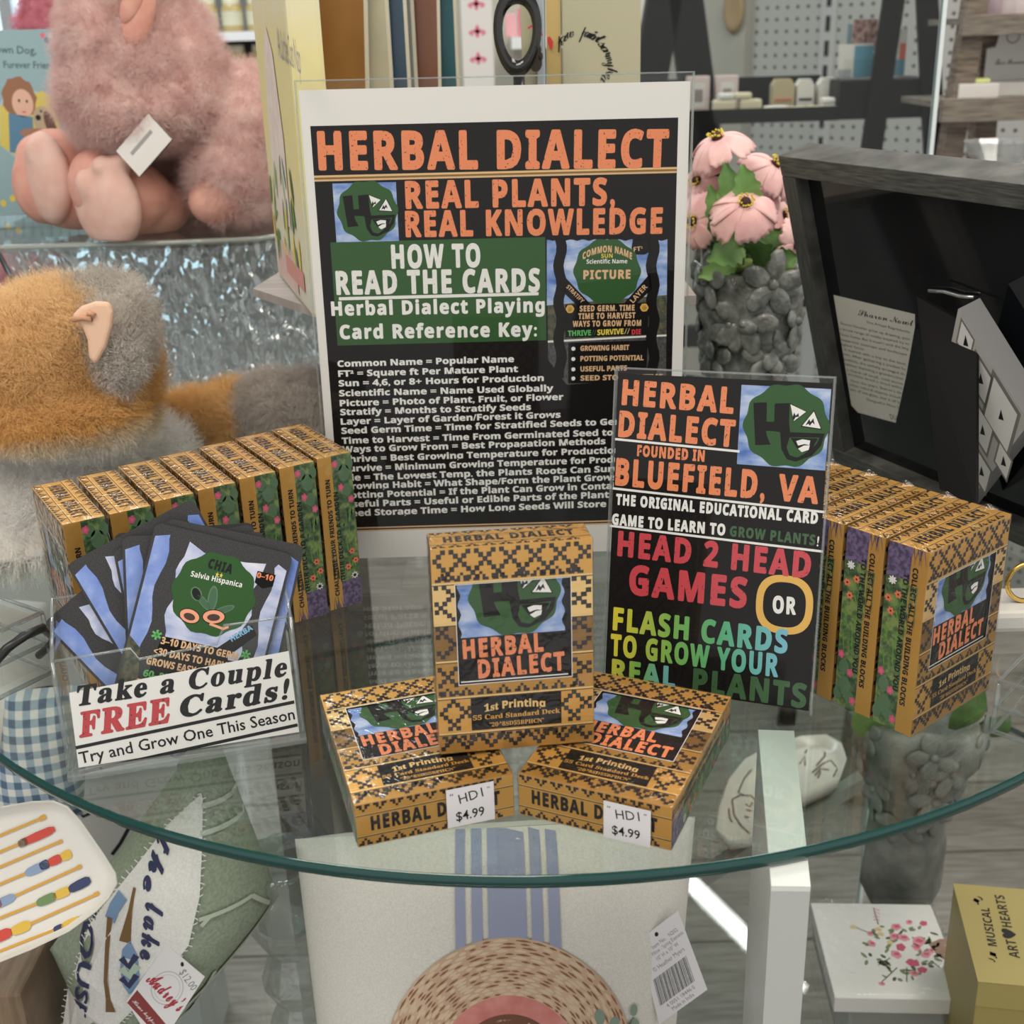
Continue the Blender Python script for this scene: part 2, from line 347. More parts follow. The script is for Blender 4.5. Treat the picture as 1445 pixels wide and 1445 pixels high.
# white shelves of jars, far left
Yj = 3.0; a = at_y(318, 112, Yj); b = at_y(392, 112, Yj); sh = thing('white_wall_shelf', 'white wall shelves of golden jars in the far background, right of the pink plush head', 'shelf unit', (0, 0, 0))
za, zb = at_y(350, 112, Yj).z, at_y(350, 44, Yj).z
mb = MB()
for z in (za, zb): mb.box(a.x-.16, b.x+.25, Yj, Yj+.3, z-.02, z)
mb.build('shelf_board', WSH, sh); mb = MB(); mb.box(a.x-.16, b.x+.25, Yj+.3, Yj+.32, FZ, 1.2); mb.build('back_panel', mat('shelf_back_dark', (.16, .16, .155), .6), sh)
mb = MB()
for x in (a.x-.18, b.x+.25): mb.box(x, x+.02, Yj, Yj+.32, FZ, 1.2)
mb.build('side_panel', WSH, sh)
JAR = mat('jar_amber', (.46, .36, .15), .25); LIDM = mat('jar_lid', (.62, .58, .42), .4); LAB = mat('jar_label', (.58, .56, .42), .5)
for row, z in (('lower', za), ('upper', zb)):
    for k in range(6):
        x = a.x-.10+k*.058
        j = thing('honey_jar', '%s jar from the left on the %s far white shelf' % (('first', 'second', 'third', 'fourth', 'fifth', 'sixth')[k], row), 'jar', (x, Yj+.08, z), group='golden jars on the far white shelves')
        mb = MB(); mb.lathe([(0, 0), (.023, 0), (.025, .004), (.025, .052), (.019, .062)], 16); mb.build('jar_body', JAR, j)
        mb = MB(); mb.lathe([(.0206, .060), (.0206, .075), (0, .075)], 16); mb.build('lid', LIDM, j)
        mb = MB(); mb.lathe([(.0254, .014), (.0254, .045)], 16); mb.build('jar_label', LAB, j)
# pale cabinet, pink wrapped goods and a white towel in the middle distance
Ym = 2.9; p0 = at_y(640, 200, Ym); p1 = at_y(800, 200, Ym); cb = thing('pale_display_cabinet', 'pale cabinet in the middle distance above the poster, white shelf across it', 'cabinet', (0, 0, 0))
mb = MB(); mb.box(p0.x, p1.x, Ym+.3, Ym+.34, FZ, 1.0); mb.build('back_panel', mat('cabinet_grey', (.60, .60, .53), .6), cb)
mb = MB(); zc = at_y(740, 52, Ym).z; mb.box(p0.x+.14, p1.x, Ym, Ym+.3, zc-.025, zc); mb.build('shelf_board', WSH, cb)
mb = MB(); mb.box(p0.x-.01, p0.x+.01, Ym, Ym+.34, FZ, 1.0); mb.build('side_panel', WSH, cb)
PK = mat('packet_pink', (.75, .16, .28), .5); PKL = mat('packet_pale_pink', (.78, .40, .42), .5)
for k, (x, m_, lb) in enumerate(((722, PKL, 'pale pink packet at the left end of the far white shelf'), (741, PK, 'strong pink packet in the middle of the far white shelf'), (757, PKL, 'pale packet at the right end of the far white shelf'))):
    q = at_y(x, 50, Ym); boxthing('gift_packet', lb, 'packet', (q.x, Ym+.08, zc), (.026, .03, .05+.012*(k % 2)), m_, group='pink packets on the far shelf')
q = at_y(676, 112, 2.3); w = .055
A = Art(); A.rect(-w/2, 0, w/2, .33, WHITE, 1)
for z in (.055, .10, .145, .19, .24): A.ell(0, z, .004, .011, PINKP, 2); A.ell(0, z, .014, .003, PINKP, 2); A.ell(.011, z-.004, .005, .002, PINKP, 2, rot=.6); A.ell(-.011, z-.004, .005, .002, PINKP, 2, rot=-.6)
mb = MB(); mb.box(-w/2, w/2, 0, .03, 0, .33); A.place(mb, (0, 0, 0), (1, 0, 0), (0, 0, 1), 1); o = mb.build('hanging_towel', [WHITE]+A.mats, None, Matrix.Translation((q.x, 2.3, q.z-.02)), fix=False); tag(o, 'white towel with pink cross motifs, far behind the serving boards', 'towel')
# black trestle shelf
Yt = 2.4; tr_ = thing('black_trestle', 'black A-shaped trestle stand behind the right end of the poster', 'display stand', (0, 0, 0))
for (xa, ya, xb, yb, wd) in ((948, -40, 908, 190, .035), (966, -40, 1004, 240, .035)):
    a, b = at_y(xa, ya, Yt), at_y(xb, yb, Yt); d = (b-a)/(a.z-b.z); b = a+d*(a.z-FZ)
    mb = MB(); mb.prism([(a.x-wd, a.z), (a.x+wd*.8, a.z), (b.x+wd*.8, b.z), (b.x-wd, b.z)], Yt, Yt+.05); mb.build('leg', DK, tr_)
a = at_y(905, 300, Yt); b = at_y(1000, 300, Yt); mb = MB(); mb.box(a.x, b.x, Yt+.01, Yt+.04, -.3, -.26); mb.build('cross_bar', DK, tr_)
a = at_y(913, 60, 2.7); o = boxthing('product_carton', 'white carton with a pink band, beside the black trestle', 'carton', (a.x, 2.7, a.z-.15), (.035, .03, .32), WHITE)
mb = MB(); mb.box(-.0176, .0176, -.0152, -.0150, .16, .185); mb.build('pink_band', PK, o)
q = PB.loc(1047, 15); mb = MB(); mb.lathe([(0, 0), (.030, .002), (.036, .008), (.030, .014), (.022, .012), (0, .012)], 24, M=Matrix.Translation((q[0], -.03, q[1])) @ Matrix.Rotation(PI/2, 4, 'X') @ Matrix.Diagonal((.75, 1.35, 1, 1)))
o = mb.build('oval_plaque', mat('plaque_wood', (.36, .25, .12), .5), m=PB.m); tag(o, 'small oval wooden plaque on the beige end panel', 'plaque')
# black ladder display with the soaps
Ys = 2.02; ld = thing('black_ladder_stand', 'black ladder display stand with a soap tray, behind the dark frame', 'display stand', (0, 0, 0))
TL_, TR_ = at_y(930, 160, Ys), at_y(1182, 168, Ys); zt = at_y(1080, 158, Ys).z
x0, x1 = TL_.x, TR_.x
mb = MB(); mb.box(x0, x1, Ys, Ys+.13, zt-.012, zt-.002); mb.box(x0, x1, Ys-.004, Ys+.002, zt-.016, zt+.006); mb.build('tray', DK, ld)
mb = MB(); mb.box(x0, x1, Ys+.125, Ys+.13, zt-.002, at_y(1080, 108, Ys+.125).z); mb.build('tray_back', DK, ld)
bx1 = at_y(1320, 140, Ys).x; zt2 = at_y(1250, 112, Ys).z; mb = MB(); mb.box(x1, bx1, Ys+.0, Ys+.13, zt-.016, zt2, bev=.003); mb.build('tray_box', DK, ld)
for (xa, ya, xb, yb, dy) in ((1262, -30, 1222, 240, -.012), (1303, -30, 1316, 240, -.012)):
    a, b = at_y(xa, ya, Ys), at_y(xb, yb, Ys); d = (b-a)/(a.z-b.z); b = a+d*(a.z-FZ)
    mb = MB(); mb.prism([(a.x-.015, a.z), (a.x+.018, a.z), (b.x+.018, b.z), (b.x-.015, b.z)], Ys+dy, Ys-.002); mb.build('leg', DK, ld)
SOAP = mat('soap_cream', (.74, .68, .48), .5); SOAPW = mat('soap_white', (.80, .78, .72), .45); KR = mat('kraft_bag', (.52, .44, .28), .6)
zt += .0
def soap(px, py, w, h, m, lb, d=.02, y=Ys+.03, zo=0):
    q = at_y(px, py, y); o = boxthing('soap_bar', lb, 'soap', (q.x, y, zt-.002+zo), (w, d, h), m, group='soap bars on the black tray', bev=.004); return o
soap(1021, 150, .036, .021, SOAP, 'cream soap bar at the left front of the black tray'); soap(1058, 150, .036, .021, SOAP, 'cream soap bar second from the left on the black tray')
soap(1024, 130, .026, .010, SOAPW, 'white soap resting on the leftmost cream bars', zo=.0212); soap(1048, 130, .028, .010, SOAP, 'cream soap resting on the second cream bar', zo=.0212)
soap(1095, 150, .040, .010, SOAPW, 'flat white soap before the kraft soap bag', y=Ys+.02); soap(1125, 152, .030, .008, SOAP, 'flat cream soap before the first white bag', y=Ys+.02); soap(1148, 152, .022, .008, SOAP, 'small flat cream soap between the bags', y=Ys+.02)
soap(1168, 152, .024, .010, SOAPW, 'white soap below the top one at the right tray end', y=Ys+.02); soap(1168, 140, .022, .010, SOAPW, 'white soap stacked highest at the right tray end', y=Ys+.02, zo=.0102)
def bag(px, w, h, m, lb, bandm=None):
    y = Ys+.075; q = at_y(px, 140, y); t = thing('soap_bag', lb, 'soap bag', (q.x, y, zt-.002), group='wrapped soaps at the back of the black tray')
    mb = MB(); mb.prism([(-w/2, 0), (w/2, 0), (w/2, h*.8), (w/2-.006, h), (-w/2+.006, h), (-w/2, h*.8)], -.012, .012); mb.build('bag_body', m, t)
    mb = MB(); mb.box(-w*.38, w*.38, -.0135, -.0121, h*.30, h*.38); mb.build('bag_label', bandm or INK, t)
bag(1103, .036, .048, KR, 'kraft wrapped soap, left of the white bags', mat('label_red', (.60, .20, .10), .5)); bag(1134, .028, .047, SOAPW, 'white soap bag left of its twin on the black tray'); bag(1166, .032, .048, SOAPW, 'white soap bag at the right end of the black tray')
for px, lb in ((984, 'pink and white soap carton against the poster edge'), (1024, 'pink and white soap carton left of the cream soaps')):
    y = Ys+.085; q = at_y(px, 140, y); t = thing('soap_carton', lb, 'carton', (q.x, y, zt-.002), group='pink soap cartons'); mb = MB(); mb.box(-.018, .018, -.012, .012, 0, .056, bev=.001); mb.build('carton_body', mat('carton_blush', (.74, .60, .58), .5), t)
    A = Art(); A.rect(-.011, .008, .011, .046, WHITE, 1); A.rect(-.007, .016, .007, .036, mat('carton_grey', (.35, .3, .3), .5), 2); A.build('carton_print', t, y=-.0122)
# greeting cards in a clear rack on the tray box
rk = thing('card_rack', 'clear rack of greeting cards standing on the black tray box', 'card rack', (at_y(1225, 110, Ys+.05).x, Ys+.05, zt2+.0005))
mb = MB(); mb.box(-.045, .050, -.02, .02, 0, .002); mb.box(-.045, .050, -.020, -.018, .002, .03); mb.build('rack_body', ACRYLIC, rk)
def bgcard(px, w, h, cols, lb, y, rz=0):
    q = at_y(px, 90, y); A = Art()
    for (a, b, c, d, m_) in cols: A.rect(-w/2+a*w, b*h, -w/2+c*w, d*h, m_, 1)
    mb = MB(); mb.box(-w/2, w/2, 0, .002, 0, h); A.place(mb, (0, 0, 0), (1, 0, 0), (0, 0, 1), 1); o = mb.build('greeting_card', [WHITE]+A.mats, None, Matrix.Translation((q.x, y, zt2+.0032)) @ Matrix.Rotation(rz, 4, 'Z'), fix=False); tag(o, lb, 'greeting card', 'cards in the clear rack')
BLUEC = mat('card_blue', (.12, .33, .46), .5); BROWNC = noise_mat('card_photo', [(.4, (.14, .07, .06)), (.62, (.52, .34, .30))], 120, .5)
bgcard(1207, .055, .050, [(.45, 0, 1, .95, BLUEC), (.0, .0, .4, .25, mat('card_grey', (.4, .42, .44), .5))], 'white and blue greeting card at the front of the rack', Ys+.034)
bgcard(1217, .040, .086, [(0, .45, 1, 1, BROWNC), (0, 0, 1, .4, BLUEC)], 'brown photo greeting card behind the blue one', Ys+.052)
bgcard(1205, .030, .080, [(0, .3, 1, 1, mat('card_teal', (.20, .32, .36), .5))], 'grey teal greeting card farthest left in the rack', Ys+.060)
bgcard(1262, .034, .070, [(.1, 0, 1, .35, BLUEC), (.7, .35, 1, .7, CORAL)], 'white greeting card partly behind the black ladder leg', Ys+.045)
# wooden ladder shelf at the right edge
Yw = 1.75; WD = noise_mat('weathered_wood', [(.35, (.10, .075, .055)), (.5, (.19, .15, .115)), (.65, (.27, .22, .17))], 30, .55, 5, (1, 1, 8)); WDH = noise_mat('weathered_board', [(.35, (.14, .115, .09)), (.5, (.21, .18, .145)), (.65, (.28, .245, .20))], 30, .55, 5, (1, 1, 12))
wl = thing('wooden_ladder_shelf', 'weathered wooden ladder shelf at the right edge of the picture', 'shelf unit', (0, 0, 0))
def slant(xa, ya, xb, yb, y, wd, name='upright'):
    a, b = at_y(xa, ya, y), at_y(xb, yb, y); d = (b-a)/(a.z-b.z); b = a+d*(a.z-FZ); mb = MB(); mb.prism([(a.x-wd, a.z), (a.x+wd, a.z), (b.x+wd, b.z), (b.x-wd, b.z)], y, y+.03); mb.build(name, WD, wl)
slant(1385, -20, 1344, 225, Yw, .014); slant(1408, -20, 1388, 225, Yw+.125, .016)
for (y0, y1, xl, dy) in ((20, 50, 1360, -.02), (138, 171, 1332, -.06)):
    z1, z0 = at_y(1400, y0, Yw+dy).z, at_y(1400, y1, Yw+dy).z; xa = at_y(xl, y0, Yw+dy).x; mb = MB(); mb.box(xa, xa+.75, Yw+dy, Yw+dy+.016, z0, z1, bev=.001); mb.build('front_board', WDH, wl)
    mb = MB(); mb.box(xa, xa+.75, Yw+dy+.017, Yw+.12, z1-.012, z1-.004); mb.build('shelf_board', WDH, wl)
    if y0 > 100: zlo, xlo = z1-.004, xa
    else: zhi, xhi = z1-.004, xa
bk = thing('soap_display_box', 'white counter display box with rounded back card on the lower wooden shelf', 'display box', (at_y(1420, 130, Yw+.075).x, Yw+.075, zlo))
mb = MB(); mb.box(-.035, .12, -.03, .03, 0, .018, bev=.001); mb.build('box_body', WHITE, bk)
A = Art(); A.poly([(-.024, 0), (.10, 0), (.10, .062), (.032, .064)]+[(.012+.022*math.cos(t_), .070+.026*math.sin(t_)) for t_ in np.linspace(0, PI, 12)]+[(-.012, .064), (-.024, .062)], WHITE, 1); A.ring(.012, .078, .010, .010, .002, mat('emblem_grey', (.25, .25, .25), .5), 2)
A.text(script('Rose Hosanna'), (-.010, .044), (.036, .044), .008, INK, 2)
A.ell(.045, .052, .0022, .0034, INK, 2)
A.build('back_card', bk, y=.028)
o = boxthing('open_white_box', 'open white box with pale yellow soap, left on the lower wooden shelf', 'box', (at_y(1372, 130, Yw+.02).x, Yw+.02, zlo), (.055, .05, .020), WHITE); mb = MB(); mb.box(-.018, .018, -.015, .015, .0201, .026, bev=.002); mb.build('soap_block', mat('soap_yellow', (.74, .78, .30), .5), o)
for k in range(3):
    q = at_y(1402+k*17, 0, Yw+.05); o = tag(MB().lathe([(0, 0), (.013, 0), (.014, .003), (.014, .05), (.008, .058), (.008, .07), (0, .07)], 16).build('lotion_bottle', mat('bottle_mauve', ((.45, .36, .40), (.62, .55, .56), (.70, .62, .64))[k], .35)), '%s bottle on the upper wooden shelf' % ('dark mauve leftmost', 'pale mauve middle', 'palest right-hand')[k], 'bottle', 'bottles on the upper wooden shelf'); o.location = (q.x, Yw+.05, zhi+.0005)
q = at_y(1408, 225, 1.4); t = thing('crystal_dish', 'small faceted crystal dish behind the dark frame, at the right edge', 'dish', (q.x, 1.4, q.z-.01))
mb = MB(); mb.lathe([(0, 0), (.02, 0), (.034, .016), (.040, .03), (.036, .03), (.018, .006), (0, .006)], 10, sm=False); mb.build('dish_body', clear('crystal', (.86, .88, .88), .16, .8, .03, haze=.15), t)
mb = MB(); mb.lathe([(.016, -.14), (.003, -.13), (.003, 0), (.01, 0)], 12); mb.build('stem', EDGE, t)
# ================================================================ upper glass shelf, textured glass, riser
UZ = .147
mb = MB(); YS0 = 1.06; pl = [(-.80, YS0+.01), (-.30, YS0), (-.215, YS0+.004), (-.197, YS0+.02), (-.188, YS0+.08), (-.188, 1.45), (-.80, 1.45)]
us = thing('upper_glass_shelf', 'clear upper glass shelf carrying the pink plush and picture book', 'glass shelf', (0, 0, 0))
mb.prism(pl, UZ-.008, UZ, axis='z'); mb.build('glass_sheet', GLASS, us)
mb = MB(); mb.tube([(x, y-.0004, UZ-.003) for x, y in pl[:6]], .0024, 8); mb.build('polished_edge', clear('shelf_edge', (.75, .82, .80), .15, .8, .1, haze=.45, hazecol=(.62, .66, .62)), us)
# ice-like pressed glass panel
ICE = bpy.data.materials.new('pressed_ice_glass'); ICE.use_nodes = True; nt = ICE.node_tree; pb_ = nt.nodes['Principled BSDF']; nt.nodes.remove(pb_); om = nt.nodes['Material Output']
tc = nd(ICE, 'ShaderNodeTexCoord'); mp = nd(ICE, 'ShaderNodeMapping'); mp.inputs['Scale'].default_value = (1.3, 1, .8)
n1 = nd(ICE, 'ShaderNodeTexNoise'); n1.inputs['Scale'].default_value = 48; n1.inputs['Detail'].default_value = 1.2; n1.inputs['Distortion'].default_value = .8
v1_ = nd(ICE, 'ShaderNodeTexVoronoi'); v1_.inputs['Scale'].default_value = 60
lk(ICE, tc.outputs['Object'], mp.inputs[0]); lk(ICE, mp.outputs[0], n1.inputs['Vector']); lk(ICE, mp.outputs[0], v1_.inputs['Vector']); v1_.feature = 'SMOOTH_F1'; v1_.inputs['Scale'].default_value = 75
ad = nd(ICE, 'ShaderNodeMath', operation='ADD'); lk(ICE, n1.outputs['Fac'], ad.inputs[0]); lk(ICE, v1_.outputs['Distance'], ad.inputs[1])
bp = nd(ICE, 'ShaderNodeBump'); bp.inputs['Strength'].default_value = 1.0; bp.inputs['Distance'].default_value = .016; lk(ICE, ad.outputs[0], bp.inputs['Height'])
g1_ = nd(ICE, 'ShaderNodeBsdfGlossy'); g1_.inputs['Roughness'].default_value = .03; g1_.inputs[0].default_value = (.95, .98, 1, 1); r1_ = nd(ICE, 'ShaderNodeBsdfRefraction'); r1_.inputs['IOR'].default_value = 1.25; r1_.inputs['Roughness'].default_value = .02; r1_.inputs[0].default_value = (.80, .86, .86, 1)
lk(ICE, bp.outputs[0], g1_.inputs['Normal']); lk(ICE, bp.outputs[0], r1_.inputs['Normal'])
lw_ = nd(ICE, 'ShaderNodeLayerWeight'); lw_.inputs[0].default_value = .35; lk(ICE, bp.outputs[0], lw_.inputs['Normal'])
mr_ = nd(ICE, 'ShaderNodeMapRange'); mr_.inputs[3].default_value = .15; mr_.inputs[4].default_value = .75; lk(ICE, lw_.outputs['Facing'], mr_.inputs[0])
mx_ = nd(ICE, 'ShaderNodeMixShader'); lk(ICE, mr_.outputs[0], mx_.inputs[0]); lk(ICE, r1_.outputs[0], mx_.inputs[1]); lk(ICE, g1_.outputs[0], mx_.inputs[2])
df_ = nd(ICE, 'ShaderNodeBsdfDiffuse'); df_.inputs[0].default_value = (.58, .66, .69, 1); m2_ = nd(ICE, 'ShaderNodeMixShader'); m2_.inputs[0].default_value = .24; lk(ICE, mx_.outputs[0], m2_.inputs[1]); lk(ICE, df_.outputs[0], m2_.inputs[2]); lk(ICE, m2_.outputs[0], om.inputs[0])
mb = MB(); mb.quad((-.47, 1.155, -.06), (.10, 1.155, -.06), (.10, 1.155, UZ-.0085), (-.47, 1.155, UZ-.0085)); o = mb.build('textured_glass_panel', ICE, fix=False); tag(o, 'rippled ice-like glass panel under the upper shelf, behind the orange plush', 'glass panel')
mb = MB(); mb.quad((-.47, 1.165, -.06), (.10, 1.165, -.06), (.10, 1.165, UZ-.0085), (-.47, 1.165, UZ-.0085)); b_ = mb.build('rear_face', clear('panel_back', (.9, .93, .93)), o, fix=False)
mb = MB(); mb.box(-.48, .11, 1.14, 1.18, -.075, -.061); b_ = mb.build('rail', mat('rail_grey', (.25, .27, .27), .4), o)
POSTG = mat('post_grey', (.35, .37, .37), .4)
for x in (-.46, -.02): mb = MB(); mb.box(x-.01, x+.01, 1.15, 1.17, -.3992, -.0755); mb.build('post', POSTG, o)
# riser on the table behind the poster
TAUPE = noise_mat('taupe_board', [(.4, (.36, .32, .29)), (.6, (.44, .395, .36))], 20, .6, 3, (1, 6, 1))
rs = thing('display_riser', 'taupe display riser behind the poster, carrying the book and the serving boards', 'riser', (0, 0, 0))
mb = MB(); mb.prism([(-.172, .825), (-.122, .755), (.12, .755), (.12, 1.02), (-.150, 1.02), (-.165, .88)], UZ-.006, UZ-.0005, axis='z'); mb.build('top_board', TAUPE, rs)
for x, y in ((-.105, .79), (.10, .79), (-.105, .98), (.10, .98)):
    mb = MB(); mb.box(x-.008, x+.008, y-.008, y+.008, .0002, UZ-.0063); mb.build('leg', TAUPE, rs)
# clear pane standing behind the frame
t = thing('clear_glass_pane', 'upright clear glass pane with a bright edge, between soap tray and wooden shelf', 'glass pane', (0, 0, 0))
a, b = at_y(1326, 0, 1.25), at_y(1316, 217, 1.25); x1 = (a.x+b.x)/2
mb = MB(); mb.box(.13, x1, 1.25, 1.256, FZ+.0005, .52); mb.build('glass_sheet', clear('pane_glass', (.86, .885, .88), .022, .9), t)
mb = MB(); mb.box(x1, x1+.004, 1.249, 1.257, FZ+.0005, .52); mb.build('polished_edge', mat('bright_edge', (.80, .88, .90), .2), t)
# ================================================================ glass table and what carries it
TC = (0.0150, 0.7596); TR = 0.3775; TH = 0.006
t = thing('glass_table', 'large round clear glass table top with a dark green edge', 'glass table', (TC[0], TC[1], 0))
mb = MB(); n = 160; ring = [(TR*math.cos(2*PI*k/n), TR*math.sin(2*PI*k/n)) for k in range(n)]
mb.add([(x, y, 0) for x, y in ring], [tuple(range(n))]); mb.add([(x, y, -TH) for x, y in ring], [tuple(range(n))[::-1]])
mb.build('glass_sheet', GLASS, t)
mb = MB(); prof = [(TR-0.0006, 0.0), (TR+0.0006, -0.0007), (TR+0.0010, -TH/2), (TR+0.0006, -TH+0.0007), (TR-0.0006, -TH)]
mb.lathe(prof, n); mb.build('polished_edge', GEDGE, t)
FROST = mat('frosted_acrylic_lit', (0.74, 0.78, 0.76), 0.25, spec=0.5); FROSTD = mat('frosted_acrylic_shaded', (0.52, 0.54, 0.52), 0.22, spec=0.5)  # one material: lit top edge and shaded sides put into the colours
# ================================================================ logo and playing card box artwork
def scal(k, a, ph=0): return lambda t_: 1+a*math.cos(k*t_+ph)
def logo(A, u0, v0, u1, v1, L=2, sky=True, crop=None):
    w, h = u1-u0, v1-v0
    P = lambda pts: [(u0+(x-190)/375*w, v1-(y-393)/332*h) for x, y in pts]
    def put(pts, m, l):
        q = P(pts)
        if crop: q = clip_top(q, crop)
        if len(q) > 2: A.poly(q, m, l)
    if sky: A.rect(u0, v0, u1, (crop or v1), SKY, L)
    bl = [(388+178*(1+.035*math.cos(10*a+.5))*math.cos(a), 552+170*(1+.035*math.cos(10*a+.5))*math.sin(a)) for a in np.linspace(0, 2*PI, 70)[:-1]]
    put(bl, GREEN, L+1)
    put([(245, 465), (303, 460), (306, 540), (338, 538), (336, 463), (398, 458), (402, 545), (410, 582), (366, 580), (335, 577), (306, 578), (312, 600), (330, 634), (264, 640)], BLACK, L+2)
    put([(366, 578), (552, 574), (540, 625), (505, 668), (440, 697), (402, 690), (376, 650)], BLACK, L+2)
    put([(408, 598), (532, 592), (520, 620), (490, 650), (445, 680), (412, 672), (398, 640)], GREEN, L+3)
    put([(412, 600), (525, 596), (500, 650), (462, 655), (440, 640)], BLACK, L+4)
    put([(436, 612), (462, 603), (494, 606), (492, 625), (472, 622), (445, 630)], PAPER, L+5)
    put([(446, 642), (470, 628), (494, 626), (490, 645), (462, 656)], PAPER, L+5)
    put([(398, 458), (474, 490), (418, 536)], BLACK, L+3); put([(402, 463), (469, 490), (420, 531)], PAPER, L+4)
    put([(502, 480), (540, 560), (450, 552)], BLACK, L+3); put([(501, 487), (534, 555), (457, 548)], PAPER, L+4)
    put([(412, 522), (420, 495), (427, 508), (438, 497), (441, 512), (428, 514), (420, 528)], INK, L+5)
    put([(470, 546), (484, 518), (490, 530), (501, 515), (508, 540), (498, 532), (488, 546), (482, 538)], INK, L+5)
def clip_top(q, vmax):
    out = []
    for i in range(len(q)):
        a, b = q[i-1], q[i]
        if (a[1] <= vmax) != (b[1] <= vmax):
            s_ = (vmax-a[1])/(b[1]-a[1]); out.append((a[0]+s_*(b[0]-a[0]), vmax))
        if b[1] <= vmax: out.append(b)
    return out
BW, BH, BT = 0.0654, 0.0910, 0.0199
def lattice(A, u0, v0, u1, v1, c=0.00165, p=6, ph=(0, 0), m=None, L=3):
    """stepped diamond lattice of small black squares"""
    m = m or PAT; R = []; nu = int((u1-u0)/c+.01); nv = int((v1-v0)/c+.01); cu = (u1-u0)/max(nu, 1); cv = (v1-v0)/max(nv, 1)
    for j in range(nv):
        run = None
        for i in range(nu+1):
            I, J = i+ph[0], j+ph[1]
            on = i < nu and ((I+J) % p == 0 or (I-J) % p == 0)
            if on and run is None: run = i
            if not on and run is not None: R.append((max(u0, u0+(run-.09)*cu), max(v0, v0+(j-.09)*cv), min(u1, u0+(i+.09)*cu), min(v1, v0+(j+1.09)*cv))); run = None
    if R: A.cells(R, m, L)
def teeth(A, u0, u1, v, up=True, L=3, c=0.0013):
    R = []; k = 0; u = u0
    while u+5*c < u1:
        s_ = 1 if up else -1; v2 = lambda a, b: (min(v+s_*a*c, v+s_*b*c), max(v+s_*a*c, v+s_*b*c))
        for (a, b, x0, x1) in ((0, 1, 0, 2), (0, 1, 3, 5), (1, 2, 1, 2), (1, 2, 3, 4), (2, 3, 2, 3)):
            y0, y1 = v2(a, b); R.append((u+x0*c, y0, u+x1*c, y1))
        u += 6.2*c
    A.cells(R, PAT, L)
FX0, FX1, FZ0, FZ1 = -0.0234, 0.0236, 0.0310, 0.0752     # window in the box front
front = Art(); hw = BW/2
band = [(0, .10, GOLDM), (.10, .28, GOLD), (.28, .46, GOLDM), (.46, .64, GOLDD), (.64, .835, GOLDL), (.835, 1, GOLD)]
for a, b, g in band:
    for x0, x1, gg in ((-hw, FX0, g), (FX1, hw, g)): front.rect(x0, a*BH, x1, b*BH, gg, 0)
    lo, hi = max(a*BH, 0), b*BH
    for z0, z1 in ((max(lo, 0), min(hi, FZ0)), (max(lo, FZ1), hi)):
        if z1 > z0+1e-6: front.rect(FX0, z0, FX1, z1, g, 0)
    ph = (int(a*37) % 6, int(a*53) % 6)
    z0, z1 = lo+.0012, hi-.0008
    if b <= .36 or a >= .82: lattice(front, -hw+.0006, z0, hw-.0006, min(z1, FZ0-.0003) if a < .3 else z1, ph=ph)
    else:
        lattice(front, -hw+.0006, z0, FX0-.0003, z1, ph=ph); lattice(front, FX1+.0003, z0, hw-.0006, z1, ph=ph)
    if 0 < a:
        for x0, x1 in ([(-hw, hw)] if not (.34 < a < .82) else [(-hw, FX0), (FX1, hw)]):
            front.rect(x0, a*BH-.0005, x1, a*BH+.0003, GOLDL, 4); front.rect(x0, a*BH-.0009, x1, a*BH-.0005, PAT, 4)
for v_, up_ in ((.835*BH+.0006, True), (.28*BH+.0006, True), (.10*BH-.0012, False)): teeth(front, -hw+.0012, hw-.001, v_, up_, 3, .00125)
front.rect(-.0190, .0098, .0190, .0245, BLACK, 5)
front.text(serif_b('1st')+' '+bold('Printing'), (-.0135, .0206), (.0122, .0206), .0034, GOLDL, 6, off=.02, arc=.3)
front.text(serif_b('55 Card Standard Deck'), (-.0184, .0155), (.0184, .0158), .0022, GOLD, 6, off=.012)
front.text('"'+serif_b('2048SD55BPHCN')+'"', (-.0115, .0118), (.0115, .0119), .0019, GOLD, 6, off=.01)
front.stroke([(FX0-.0002, FZ0), (FX1+.0002, FZ0), (FX1+.0002, FZ1), (FX0-.0002, FZ1)], .0004, PAPER, 5, True)
win = Art(); win.rect(FX0, FZ0, FX1, FZ1, BLACK, 0)
zs = FZ0+.0205
wav = [(FX0+.0013+.0007*math.sin(k*1.3), zs+(FZ1-zs)*k/14) for k in range(15)]; wvr = [(FX1-.0030+.0007*math.sin(k*1.3+1), zs+(FZ1-zs)*k/14) for k in range(15)]
win.poly(wav+wvr[::-1], SKY, 1)
logo(win, FX0+.0035, zs-.0005, FX1-.0045, FZ1+.0105, 2, False, FZ1)
win.text(bold('HERBAL'), (FX0+.0022, FZ0+.0155), (FX0+.0352, FZ0+.0162), .0080, ORANGE, 8, off=.03)
win.text(bold('DIALECT'), (FX0+.0082, FZ0+.0062), (FX1-.0030, FZ0+.0070), .0080, ORANGE, 8, off=.03)
win.rect(FX0+.0008, FZ0+.0006, FX1-.0014, FZ0+.0012, WHITE, 8)
cap = Art(); cap.rect(-hw, 0, hw, BT, GOLD, 0)
for v, upd in ((.0004, True), (BT-.0004, False)): teeth(cap, -hw+.0005, hw-.0005, v, upd, c=.0011)
for v in (.0046, BT-.0052): cap.rect(-hw, v, hw, v+.0004, GOLDL, 3); cap.rect(-hw, v-.0004, hw, v, PAT, 3)
cap.text(bold('HERBAL DIALECT'), (-hw+.006, BT/2), (hw-.006, BT/2), .0060, INK, 4, off=.03)
